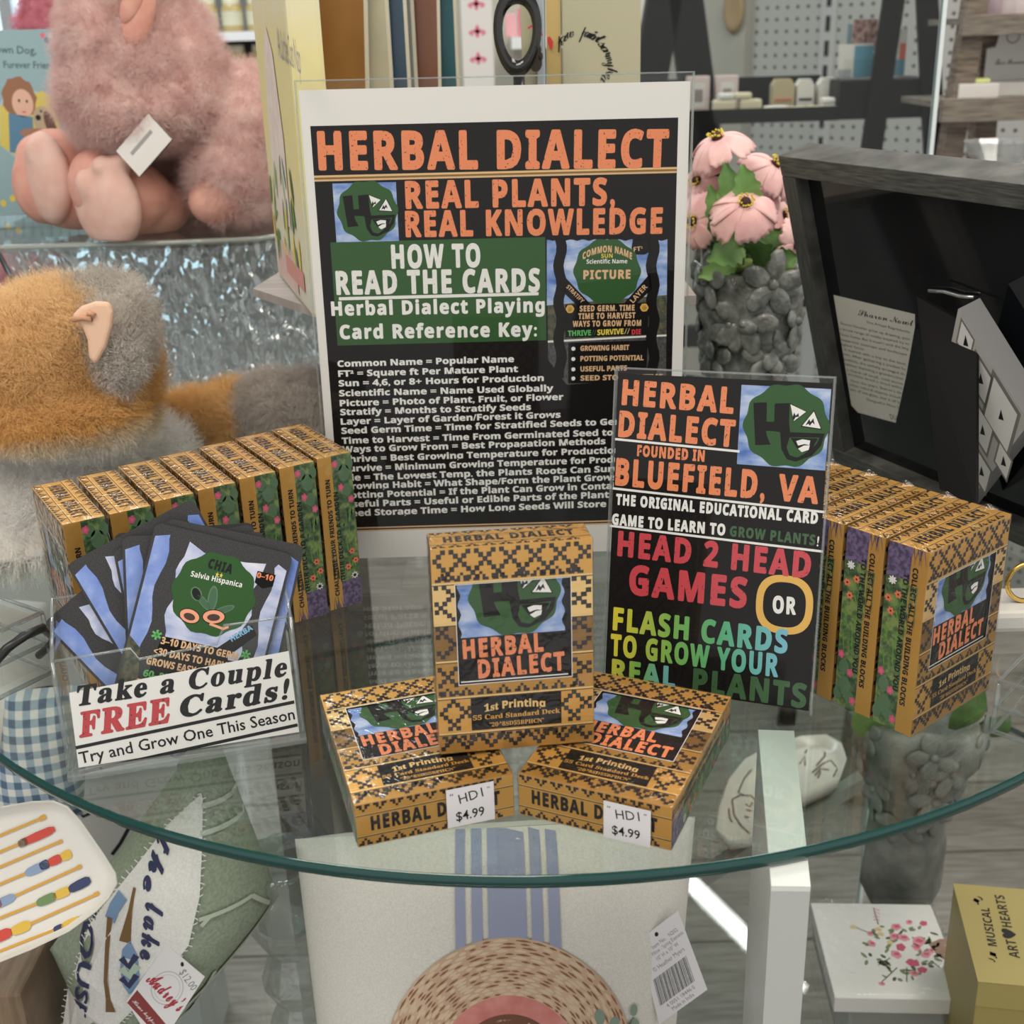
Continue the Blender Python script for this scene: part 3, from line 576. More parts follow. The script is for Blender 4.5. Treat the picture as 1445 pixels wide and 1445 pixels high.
def side_art(lines, flip):
    """narrow side: gold strip next to the front, garden picture towards the back; u runs 0..BT from the front"""
    A = Art(); rnd = random.Random(3+flip); g = .0082; U = (lambda u: u) if not flip else (lambda u: BT-u)
    R = lambda a, b, c, d, m, L: A.rect(min(U(a), U(c)), b, max(U(a), U(c)), d, m, L)
    R(0, 0, g, BH, GOLD, 0); R(g, 0, BT, BH, LEAF, 0); R(g, 0, BT, .016, PURP, 1)
    for k in range(26):
        u = U(rnd.uniform(g+.0005, BT-.001)); z = rnd.uniform(.02, .055); d = rnd.uniform(-.0022, .0022)
        A.poly([(u-.0005, z), (u+.0005, z), (u+d*1.3, z+rnd.uniform(.006, .012))], LEAFB if k % 2 else LEAF, 1)
    for (u, z, a, b) in ((.0150, .0800, .0034, .0050), (.0118, .0850, .0026, .0032), (.0185, .0850, .0022, .0035), (.0160, .0700, .0028, .0038)): A.ell(U(u), z, a, b, CACT, 2)
    for (u, z) in ((.0100, .0860), (.0125, .0720), (.0180, .0640)):
        A.ell(U(u), z, .0016, .0020, ROSE, 3, fn=scal(5, .15)); A.ell(U(u), z, .0007, .0009, PINKP, 4)
    for (u, z) in ((.0160, .0330), (.0178, .0270), (.0130, .0240)):
        A.ell(U(u), z, .0017, .0017, CORAL, 3, fn=scal(6, .2)); A.ell(U(u), z, .0005, .0005, INK, 4)
    for k in range(4): A.ell(U(.0165), .018, .0006, .0022, PAPER, 3, rot=k*PI/4)
    for k in range(7):
        u = U(rnd.uniform(.004, g)); A.poly([(u-.0004, .018), (u+.0004, .018), (u+rnd.uniform(-.003, .003), .038+.006*rnd.random())], LEAF, 3)
    for k in range(8):
        u = U(rnd.uniform(.002, g)); A.poly([(u-.0003, 0), (u+.0003, 0), (u+rnd.uniform(-.002, .002), .008)], PURP, 3)
    if flip: A.it = [([(u, BH-v) for u, v in vs], fs, m, L) for vs, fs, m, L in A.it]      # the picture runs head down on this side
    if not flip:
        A.text(bold(lines[0]), (.0050, .008), (.0050, .078), .0026, INK, 5, off=.02); A.text(bold(lines[1]), (.0092, .016), (.0092, .070), .0026, INK, 5, off=.02)
    else:
        A.text(bold(lines[0]), (U(.0058), .082), (U(.0058), .014), .0026, INK, 5, off=.02); A.text(bold(lines[1]), (U(.0100), .078), (U(.0100), .020), .0026, INK, 5, off=.02)
    return A
sideR = side_art(('CHALLENGE YOUR FRIENDS TO TURN', 'THEIR DECK TO A GARDEN'), False)
sideL = side_art(('COLLECT ALL THE BUILDING BLOCKS', 'TO THE WORLD AROUND YOU'), True)
def box_mesh():
    mb = MB(); ms = []
    def put(A, o, U, V):
        base = len(ms); ms.extend(A.mats); A.place(mb, o, U, V, base)
    put(front, (0, 0, 0), (1, 0, 0), (0, 0, 1))
    bk = Art(); bk.rect(-hw, 0, hw, BH, GOLDM, 0); lattice(bk, -hw+.001, .001, hw-.001, BH-.001); put(bk, (0, BT, 0), (-1, 0, 0), (0, 0, 1))
    put(cap, (0, 0, BH), (1, 0, 0), (0, 1, 0)); put(cap, (0, BT, 0), (1, 0, 0), (0, -1, 0))
    put(sideR, (hw, 0, 0), (0, 1, 0), (0, 0, 1)); put(sideL, (-hw, BT, 0), (0, -1, 0), (0, 0, 1))
    base = len(ms); ms.append(INK)      # the four walls of the window recess
    for a, b in (((FX0, FZ0), (FX1, FZ0)), ((FX1, FZ0), (FX1, FZ1)), ((FX1, FZ1), (FX0, FZ1)), ((FX0, FZ1), (FX0, FZ0))):
        mb.quad((a[0], 0, a[1]), (b[0], 0, b[1]), (b[0], .0009, b[1]), (a[0], .0009, a[1]), base)
    return mb, ms
def wrapper_mb():
    mb = MB(); e = .00045; mb.box(-hw-e, hw+e, -e-.0003, BT+e, -e, BH+e, 0, bev=.0012)
    rnd = random.Random(5)
    for sx in (-1, 1):                      # folded film ears at the ends
        mb.add([(sx*(hw-.006), BT*.5, BH+e), (sx*hw, BT*.3, BH+e), (sx*hw, BT*.75, BH+e), (sx*(hw-.001), BT*.55, BH+e+.0022)], [(0, 1, 3), (1, 2, 3), (2, 0, 3)])
    return mb
_box_mb, _box_ms = box_mesh()
DECK_LABEL0 = 'gold card game box standing upright on two lying ones, windowed front forward'
root0 = thing('card_game_box', DECK_LABEL0, 'card box', group='card game boxes in shrink film')
_box_mb.build('carton', _box_ms, root0, fix=False)
win.build('window_card', root0, y=.0008); wrapper_mb().build('shrink_wrapper', FILM, root0)
def pose(o, yaw, tilt=0, roll=0): return Frame(o, yaw, tilt, roll).m
# the three in front
st = Frame((-.0008, .4385, BT+.0022), .1186, .0687, -.0119); root0.matrix_world = st.m
def off(yaw, dx): return (dx*math.cos(yaw), dx*math.sin(yaw))
Ly = .2841; o = off(Ly, -hw-.0006)
mL = pose((-.0025+o[0], .4209+o[1], BT+.0008), Ly, PI/2)
Ry = -.4287; o = off(Ry, hw+.0006)
mR = pose((-.0014+o[0], .4216+o[1], BT+.0008), Ry, PI/2)
dL = dup(root0, mL, 'left one of the two lying gold boxes with price stickers')
dR = dup(root0, mR, 'right one of the two lying gold boxes with price stickers')
for d, yaw, pts, code in ((dL, Ly, ((631, 1117), (698, 1104), (699, 1158), (632, 1171)), 'HD1'), (dR, Ry, ((851, 1131), (918, 1147), (916, 1201), (850, 1180)), 'HD1')):
    Mi = d.matrix_world.inverted(); uv = []
    for p in pts:                       # the end of the box is its local plane z = 0
        a = Mi @ Vector(CAM); dd = Mi.to_3x3() @ Vector(ray(*p)); tt = (-.0022-a.z)/dd.z; q = a+dd*tt; uv.append((q.x, q.y))
    xs = [p[0] for p in uv]; ys = [-p[1] for p in uv]; x0, x1, y0, y1 = (xs[0]+xs[3])/2, (xs[1]+xs[2])/2, (ys[2]+ys[3])/2, (ys[0]+ys[1])/2
    A = Art(); A.rect(x0, y0, x1, y1, STICK, 0); w, h = x1-x0, y1-y0; y0 = max(y0, -BT-.0004)
    A.text('"', (x0+.08*w, y1-.20*h), (x0+.14*w, y1-.20*h), .14*h, INK, 2); A.text(code, (x0+.26*w, y1-.30*h), (x0+.76*w, y1-.22*h), .24*h, INK, 2); A.text('"', (x0+.86*w, y1-.18*h), (x0+.91*w, y1-.18*h), .12*h, INK, 2)
    A.text('$4.99', (x0+.18*w, y0+.26*h), (x0+.78*w, y0+.28*h), .24*h, INK, 2, off=.01)
    mb = MB(); A.place(mb, (0, 0, -.0012), (1, 0, 0), (0, -1, 0)); mb.build('price_sticker', A.mats, d, fix=False)
# the row of seven on the left: fronts turned left, narrow sides towards the viewer
tops = [(88, 741), (155, 733), (216, 710), (278, 695), (337, 677), (395, 661), (447, 648)]
ords = ['leftmost of the row of seven, below the pale plush body', 'second from the left of the row of seven, behind the card holder', 'third from the left of the row of seven, behind the fanned cards', 'middle one of the row of seven, behind the top of the fanned cards',
        'third from the right of the row of seven left of the poster', 'second from the right of the row of seven left of the poster', 'rightmost of the row of seven, its edge against the poster']
last = None
pts_ = [at_z(x, y, BH+.0008) for x, y in tops]
A_, B_ = pts_[0], pts_[-1]
for k, lab in enumerate(ords):
    c = A_.lerp(B_, k/6); c = Vector((c.x*.75+pts_[k].x*.25, c.y*.75+pts_[k].y*.25, 0))
    ya = .5502+(.008, -.004, .0, .004, -.006, .004, 0)[k]
    # front-top-left corner seen = the box's (hw, 0); its y axis runs to the right
    M = Matrix.Translation((c.x, c.y, .0008)) @ Matrix.Rotation(ya+0.0, 4, 'Z') @ Matrix.Rotation(-PI/2, 4, 'Z') @ Matrix.Translation((-hw, 0, 0))
    M = Matrix.Translation((c.x, c.y, .0008)) @ Matrix.Rotation(ya, 4, 'Z') @ Matrix(((0, 1, 0, 0), (-1, 0, 0, 0), (0, 0, 1, 0), (0, 0, 0, 1))) @ Matrix.Translation((-hw, 0, 0))
    dup(root0, M, 'gold box '+lab)
ords = ['nearest in the right-hand row of five, windowed front showing', 'second of the right-hand row of five, behind the nearest', 'middle one of the right-hand row of five, beside the tilted sign', 'fourth back in the right-hand row of five, below the dark frame', 'rearmost of the right-hand row of five, mostly hidden by slanted sign']
for k, lab in enumerate(ords):
    ya = .6776+(0, -.003, .003, -.002, .003)[k]; d = (BT+.0019)*k
    M = pose((.1772-math.sin(.6776)*d, .4701+math.cos(.6776)*d, .0008), ya) @ Matrix.Translation((hw, 0, 0))
    dup(root0, M, 'gold box '+lab)
# ================================================================ poster in its clear holder
PF = Frame((-.0042, .6893, .0012), .0127, .0214, -.0084); PW, PH = .2152, .2799
def sleeve(A, root, w, h, thick=.0030, top=.0035, base=None):
    """clear acrylic front and back sheets with polished edges round a printed sheet"""
    mb = MB(); y0, y1 = -thick/2, thick/2
    mb.quad((-w/2, y0, 0), (w/2, y0, 0), (w/2, y0, h), (-w/2, y0, h)); mb.quad((-w/2, y1, 0), (w/2, y1, 0), (w/2, y1, h), (-w/2, y1, h)); mb.build('acrylic_sleeve', ACRYLIC, root)
    mb = MB(); e = .0009
    mb.box(-w/2-e, -w/2, y0, y1, 0, h); mb.box(w/2, w/2+e, y0, y1, 0, h); mb.box(-w/2-e, w/2+e, y0, y1, h, h+e, bev=.0003); mb.build('sleeve_edge', EDGE, root)
pr = thing('poster_holder', 'tall clear acrylic stand with the black Herbal Dialect how-to poster, behind the stacked boxes', 'sign holder', m=PF.m)
A = Art(); L = PF.loc
def T(t, a, b, hpx, m, lay=3, frame=None, **k):
    fr = frame or PF; p, q = fr.loc(*a), fr.loc(*b); mx, my = (a[0]+b[0])/2, (a[1]+b[1])/2
    h = abs(fr.loc(mx, my-hpx/2)[1]-fr.loc(mx, my+hpx/2)[1]); A.text(t, p, q, h, m, lay, **k)
A.rect(-PW/2+.0012, .001, PW/2-.0012, PH-.0042, WHITE, 0)
bx0, bz1 = L(436, 178); bx1, _ = L(957, 170); bz0 = L(680, 744)[1]; bx0 = max(bx0, -PW/2+.006)
A.rect(bx0, bz0, bx1, bz1, BLACK, 1)
T(bold('HERBAL DIALECT'), (450, 214), (942, 211), 49, ORANGE, off=.032)
def hbar(y0, y1, th, m, lay=3, xa=None, xb=None):
    z = (L(440, y0)[1]+L(950, y1)[1])/2; A.rect(xa if xa is not None else bx0, z-th/2, xb if xb is not None else bx1, z+th/2, m, lay)
hbar(249, 243, .0032, TAN); hbar(249, 243, .0012, GOLDD, 4); hbar(247, 241, .0006, GOLDL, 4)
hbar(748, 735, .0026, TAN); hbar(748, 735, .0009, INK, 4)
T(bold('REAL PLANTS,'), (573, 276), (867, 271), 35, ORANGE, off=.032); T(bold('REAL KNOWLEDGE'), (573, 317), (934, 312), 33, ORANGE, off=.032)
u0, v1 = L(469, 259); u1, v0 = L(563, 340); logo(A, u0, v0, u1, v1, 2)
g0 = L(466, 342); g1 = L(771, 480); A.rect(g0[0], g1[1], g1[0], g0[1], GREEN, 2)
T(bold('HOW TO'), (553, 363), (677, 361), 30, WHITEP, off=.032); T(bold('READ THE CARDS'), (475, 400), (761, 396), 30, WHITEP, off=.032)
z = L(620, 418)[1]; A.rect(L(478, 418)[0], z-.0009, L(760, 418)[0], z+.0009, WHITEP, 3)
T(bold('Herbal Dialect Playing'), (468, 436), (768, 431), 18, PAPER, off=.03); T(bold('Card Reference Key:'), (480, 469), (757, 465), 18, PAPER, off=.03)
rows = [('Common Name = Popular Name', 142, 908, 103, 82), ('FT² = Square ft Per Mature Plant', 145, 925, 146, 125), ('Sun = 4,6, or 8+ Hours for Production', 147, 1037, 188, 164),
        ('Scientific Name = Name Used Globally', 149, 1079, 231, 208), ('Picture = Photo of Plant, Fruit, or Flower', 152, 1122, 274, 246), ('Stratify = Months to Stratify Seeds', 154, 982, 313, 290),
        ('Layer = Layer of Garden/Forest it Grows', 156, 1110, 354, 323), ('Seed Germ Time = Time for Stratified Seeds to Ge|rm', 159, 1342, 394, 354), ('Time to Harvest = Time From Germinated Seed to| Fruit', 161, 1338, 437, 400),
        ('Ways to Grow From = Best Propagation Methods', 162, 1305, 475, 438), ('Thrive = Best Growing Temperature for Productio|n', 165, 1340, 517, 478), ('Survive = Minimum Growing Temperature for Prod|uction', 166, 1337, 558, 518),
        ('Die = The Lowest Temp. the Plants Roots Can Sur|vive', 168, 1335, 598, 558), ('Growing Habit = What Shape/Form the Plant Grow|s', 170, 1335, 635, 595), ('Potting Potential = If the Plant Can Grow in Conta|iner', 172, 1332, 674, 632),
        ('Useful Parts = Useful or Edible Parts of the Plant', 174, 1320, 713, 670), ('Seed Storage Time = How Long Seeds Will Store', 176, 1308, 752, 710)]
for s_, a, b, ya, yb in rows:
    p = s_.split('|'); c7 = lambda x, y: (430+x/3.0745, 480+y/3.0745)
    T(bold(''.join(p)), c7(a, ya), c7(b, yb), 8.6, PAPER, off=.02, vis=bold(p[0]) if len(p) > 1 else None)
# the sample card picture
c6 = lambda x, y: (700+x/4.817, 300+y/4.817)
HILL = noise_mat('print_hillside', [(0.4, (0.03, 0.045, 0.03)), (0.6, (0.12, 0.11, 0.06))], 300, 0.5); ASPH = noise_mat('print_asphalt', [(0.35, (0.03, 0.03, 0.03)), (0.65, (0.10, 0.10, 0.10))], 600, 0.5)
def P6(pts, m, lay): A.poly([L(*c6(x, y)) for x, y in pts], m, lay)
P6([(345, 185), (1165, 175), (1160, 620), (345, 632)], SKY, 2); P6([(350, 630), (1160, 560), (1158, 830), (352, 868)], HILL, 3); P6([(352, 866), (1158, 826), (1155, 1120), (480, 1170), (354, 1000)], ASPH, 3)
P6([(352, 870), (1158, 828), (1158, 840), (352, 884)], WHITE, 4)
for xa, lay in ((435, 5), (1065, 5)):
    lft = [(xa-36+12*math.sin(k*1.15), 180+k*45) for k in range(22)]; rgt = [(xa+36+12*math.sin(k*1.15), 180+k*45) for k in range(22)]
    P6(lft+rgt[::-1], BLACK, lay)
P6([(345, 178), (1165, 168), (1165, 182)]+[(1165-k*41, 180+12*(k % 2)) for k in range(21)], BLACK, 5)
P6([(470, 625), (1040, 612), (1030, 830), (470, 850)], BLACK, 5); P6([(490, 885), (1030, 868), (1020, 1150), (490, 1160)], BLACK, 5)
P6([(455, 470), (480, 450), (640, 620), (560, 640), (455, 540)], BLACK, 5); P6([(1050, 410), (1060, 520), (930, 640), (850, 640)], BLACK, 5)
P6([(930, 180), (1040, 180), (1060, 260), (1010, 285), (950, 285), (920, 240)], BLACK, 5)
bl = [(755+225*(1+.03*math.cos(10*a))*math.cos(a), 398+220*(1+.03*math.cos(10*a))*math.sin(a)) for a in np.linspace(0, 2*PI, 60)[:-1]]; P6(bl, GREEN, 6)
def T6(t, a, b, h, m, lay=8, **k): T(t, c6(*a), c6(*b), h/4.817, m, lay, **k)
T6(bold('COMMON NAME'), (590, 248), (925, 248), 42, TAN, off=.03, arc=1.2); T6(bold('SUN'), (715, 294), (792, 292), 28, YELLOW); T6(bold('Scientific Name'), (615, 333), (892, 330), 28, PAPER)
T6(bold('PICTURE'), (595, 422), (912, 418), 58, TAN, off=.032); T6(bold('FT²'), (935, 250), (996, 242), 30, TAN); T6(bold('STRATIFY'), (485, 498), (592, 606), 28, TAN); T6(bold('LAYER'), (920, 605), (1018, 495), 34, TAN)
for y, x0, x1, tx in ((650, 570, 940, 'SEED GERM. TIME'), (702, 560, 946, 'TIME TO HARVEST'), (754, 522, 985, 'WAYS TO GROW FROM')): T6(bold(tx), (x0, y+3), (x1, y-4), 36, TAN, off=.03)
for x, y in ((502, 655), (1007, 645)):
    for k in range(3):
        a = k*PI/3+.5; A.stroke([L(*c6(x-26*math.cos(a), y-26*math.sin(a))), L(*c6(x+26*math.cos(a), y+26*math.sin(a)))], .0022, AMBER, 8)
T6(bold('THRIVE'), (488, 821), (645, 815), 38, LGREEN, off=.02); T6(bold('//'), (650, 815), (680, 815), 36, DGREEN); T6(bold('SURVIVE'), (688, 814), (866, 806), 38, YELLOW, off=.02); T6(bold('//'), (872, 806), (908, 806), 36, TAN); T6(bold('DIE'), (922, 812), (985, 808), 36, BRED, off=.02)
for y, x1, tx in ((920, 905, 'GROWING HABIT'), (990, 1003, 'POTTING POTENTIAL'), (1060, 890, 'USEFUL PARTS'), (1122, 945, 'SEED STORAGE TIME')):
    T6(bold(tx), (573, y+3), (x1, y-4), 34, TAN, off=.02, vis=bold('SEED STORAG') if 'STORAGE' in tx else None); q = L(*c6(525, y+5)); A.ell(q[0], q[1], .0012, .0012, PAPER, 8, 12)
A.build('printed_poster', pr); sleeve(A, pr, PW, PH)
mb = MB(); mb.box(-PW/2+.045, PW/2, -.052, -.0017, -.0010, .0012, bev=.0004); mb.build('acrylic_foot', ACRYLIC, pr)
# ================================================================ small slanted sign
SF = Frame((.0896, .5095, .0012), -.4151, .2284, .0323); SW, SH = .102, .1562
sr = thing('slanted_sign', 'small slanted acrylic sign founded in Bluefield with coloured lettering, between the boxes', 'sign holder', m=SF.m)
A = Art(); A.rect(-SW/2+.0008, .0015, SW/2-.0008, SH-.0022, BLACK, 0); c8 = lambda x, y: (840+x/2.677, 500+y/2.677)
def T8(t, a, b, h, m, lay=3, **k): T(t, c8(*a), c8(*b), h/2.677, m, lay, frame=SF, **k)
L8 = lambda x, y: SF.loc(*c8(x, y))
T8(bold('HERBAL'), (105, 143), (522, 175), 92, ORANGE, off=.032); T8(bold('DIALECT'), (92, 262), (525, 300), 95, ORANGE, off=.032)
T8(bold('FOUNDED IN'), (160, 364), (412, 385), 38, ORANGE, off=.04); T8(bold('BLUEFIELD,'), (80, 445), (640, 497), 95, ORANGE, off=.032); T8(bold('VA'), (695, 502), (842, 515), 95, ORANGE, off=.032)
T8(bold('THE ORIGINAL EDUCATIONAL CARD'), (80, 548), (840, 620), 38, PAPER, off=.04); T8(bold('GAME TO LEARN TO'), (65, 623), (490, 664), 38, PAPER, off=.04); T8(bold('GROW PLANTS'), (510, 668), (830, 703), 36, DGREEN, off=.03); T8('!', (838, 706), (845, 707), 38, PAPER, off=.01)
for (x0, y0, x1, y1) in ((75, 320, 545, 367), (66, 506, 868, 596), (53, 647, 860, 745)): A.stroke([L8(x0, y0), L8(x1, y1)], .0011, PAPER, 3)
T8(bold('HEAD 2 HEAD'), (88, 716), (812, 800), 88, RED, off=.032); T8(bold('GAMES'), (132, 850), (570, 903), 108, RED, off=.032)
q = L8(714, 946); A.ring(q[0], q[1], .0132, .0140, .0033, AMBER, 3, rnd=2.6); T8(bold('OR'), (672, 944), (757, 951), 62, PAPER, off=.032)
q0, q1 = L8(60, 1050)[0], L8(730, 1050)[0]
RAIN = grad_x('print_rainbow', [(0, (0.80, 0.66, 0.05)), (0.35, (0.22, 0.50, 0.10)), (0.62, (0.10, 0.45, 0.20)), (1, (0.20, 0.52, 0.66))], q0, q1)
T8(bold('FLASH CARDS'), (70, 1000), (725, 1088), 80, RAIN, off=.032); T8(bold('TO GROW YOUR'), (60, 1098), (690, 1178), 76, RAIN, off=.032)
RAIN2 = grad_x('print_rainbow_short', [(0, (0.70, 0.62, 0.05)), (0.45, (0.18, 0.48, 0.10)), (1, (0.18, 0.50, 0.60))], q0, L8(300, 1200)[0])
T8(bold('REAL'), (65, 1190), (300, 1222), 76, RAIN2, off=.032); T8(bold('PLANTS'), (372, 1230), (795, 1292), 86, DGREEN, off=.032)
lu, lv = L8(553, 115); lu2, lv2 = L8(878, 440); logo(A, lu, lv2, min(lu2, SW/2-.001), lv, 2)
A.build('printed_sheet', sr); sleeve(A, sr, SW, SH)
mb = MB(); Z = math.tan(.2284)
mb.prism([(0.0017, .0), (.030, .0066), (.030, .0084), (.0017, .0020)], -SW/2, -.004, axis='x'); mb.build('acrylic_foot', ACRYLIC, sr)
# ================================================================ card holder and fanned cards
HY = .25; HF = Frame((-.1998, .4585, .0006), HY, 0, 0); ho = HF.m
hr = thing('card_holder', 'clear plastic holder with the Take a Couple FREE Cards notice', 'card holder', m=ho)
HW = .1035; hs = Frame((-.1998, .4585, .0006), HY, .16, 0)
# local frame of the holder: front sheet leans back by .16
tl = .16
def lean(w, z, y=0): return (w, y*math.cos(tl)+z*math.sin(tl), -y*math.sin(tl)+z*math.cos(tl))
mb = MB(); H0, H1 = .058, .043
def sheet(pts, y): mb.add([lean(a, b, y) for a, b in pts], [tuple(range(len(pts)))])
fr_ = [(0, .004), (HW, .004), (HW, .060), (.074, .060), (.070, .052), (.036, .050), (.033, .0555), (0, .0545)]
sheet(fr_, 0); sheet(fr_, .0018); bkp = [(0, .004), (HW, .004), (HW, .075), (0, .075)]; sheet(bkp, .030)
for x in (0, .0018, HW-.0018, HW):
    mb.add([lean(x, .004, 0), lean(x, .004, .030), lean(x, .075, .030), lean(x, .057, 0)], [(0, 1, 2, 3)])
mb.build('clear_body', ACRYLIC, hr)
mb = MB()
top = [lean(a, b, .0009) for a, b in fr_[2:]]; mb.tube(top, .0007, 6); mb.tube([lean(0, .004, .0009), lean(0, .0545, .0009)], .0011, 6); mb.tube([lean(HW, .004, .0009), lean(HW, .060, .0009)], .0011, 6)
mb.tube([lean(0, .075, .030), lean(HW, .075, .030)], .0008, 6); mb.tube([lean(0, .0545, 0), lean(0, .075, .030)], .0008, 6); mb.tube([lean(HW, .06, 0), lean(HW, .075, .030)], .0008, 6)
mb.box(-.001, HW+.001, -.0035, .036, 0, .0032, bev=.0008); mb.build('polished_rim', EDGE, hr)
A = Art(); L = lambda x, y: hs.loc(x, y); c9 = lambda x, y: (x/3.141, 680+y/3.141)
def T9(t, a, b, h, m, lay=3, **k): T(t, c9(*a), c9(*b), h/3.141, m, lay, frame=hs, **k)
ins = [L(*c9(x, y)) for x, y in ((305, 938), (1280, 752), (1330, 1130), (352, 1298))]
A.poly([(max(.002, min(HW-.002, u)), max(.004, v)) for u, v in ins], PAPER, 0)
T9(serif_b('Take a Couple'), (345, 952), (1270, 820), 84, INK, off=.025, shear=.25); T9(serif_b('FREE'), (345, 1080), (755, 1010), 110, speck('print_red_ink', (0.55, 0.05, 0.06)), off=.035, shear=.25); T9(serif_b('Cards!'), (800, 1003), (1285, 918), 86, INK, off=.03, shear=.25)
for a, b in (((335, 1182), (1305, 978)), ((355, 1292), (1320, 1080))): A.stroke([L(*c9(*a)), L(*c9(*b))], .0016, INK, 3)
T9('Try and Grow One This Season', (350, 1228), (1305, 1030), 52, INK, off=.012)
mb = MB(); A.place(mb, lean(0, 0, .0009), (1, 0, 0), lean(0, 1)); mb.build('printed_notice', A.mats, hr, fix=False)
# cards
CW, CHH = .063, .088
CARDK = noise_mat('card_black', [(0.4, (0.022, 0.022, 0.023)), (0.6, (0.045, 0.045, 0.046))], 1800, 0.5, 2); BSKY = noise_mat('card_sky', [(0.3, (0.10, 0.19, 0.55)), (0.55, (0.24, 0.34, 0.70)), (0.75, (0.60, 0.64, 0.82))], 60, 0.45, 4)
LSKY = noise_mat('card_cloud', [(0.3, (0.22, 0.30, 0.55)), (0.5, (0.50, 0.55, 0.76)), (0.7, (0.72, 0.74, 0.85))], 55, 0.45, 5, (1, 1, 2))
def rounded(w, h, r=.0035, n=5):
    P = []
    for cx, cy, a0 in ((w-r, h-r, 0), (r, h-r, PI/2), (r, r, PI), (w-r, r, 1.5*PI)): P += [(cx+r*math.cos(a0+PI/2*k/n), cy+r*math.sin(a0+PI/2*k/n)) for k in range(n+1)]
    return P
def wavy(w, i, amp=.0014, ph=0): return [(i+amp*math.sin(k*1.1+ph), CHH*k/16) for k in range(17)]
def card_art(chia=False):
    A = Art(); A.poly(rounded(CW, CHH), CARDK, 1)
    A.poly([(.0012, .002), (.0012, CHH-.006)]+[(.0075, CHH-.004)]+[(.0075+.0014*math.sin(k*1.1), CHH-.006-(CHH-.012)*k/14) for k in range(15)]+[(.006, .002)], BSKY, 2)
    A.poly([(CW-.0012, .002), (CW-.0012, CHH-.008)]+[(CW-.0055, CHH-.006)]+[(CW-.0068+.0014*math.sin(k*1.1), CHH-.008-(CHH-.014)*k/14) for k in range(15)]+[(CW-.006, .002)], BSKY if not chia else LSKY, 2)
    inn = [(.0150+.0014*math.sin(k*1.1), .034+(CHH-.046)*k/12) for k in range(13)]; inr = [(CW-.0130+.0014*math.sin(k*1.1), .034+(CHH-.050)*k/12) for k in range(13)]
    A.poly(inn+[(.0165, CHH-.005), (.024, CHH-.0085), (.034, CHH-.009), (.043, CHH-.0085), (CW-.011, CHH-.007)]+inr[::-1], LSKY, 2)
    return A
cz = math.sin(tl)
def card_frame(px, py, depth, ang, lean_=.30):
    """a card leaning in the holder: top-left corner seen at (px, py), 'depth' behind the front sheet"""
    b = ho @ Vector(lean(0, .004, depth)); fr = Frame(b, HY, lean_, 0); u, v = fr.loc(px, py)
    return fr.m @ Matrix.Translation((u, 0, v)) @ Matrix.Rotation(-ang, 4, 'Y') @ Matrix.Translation((0, 0, -CHH))
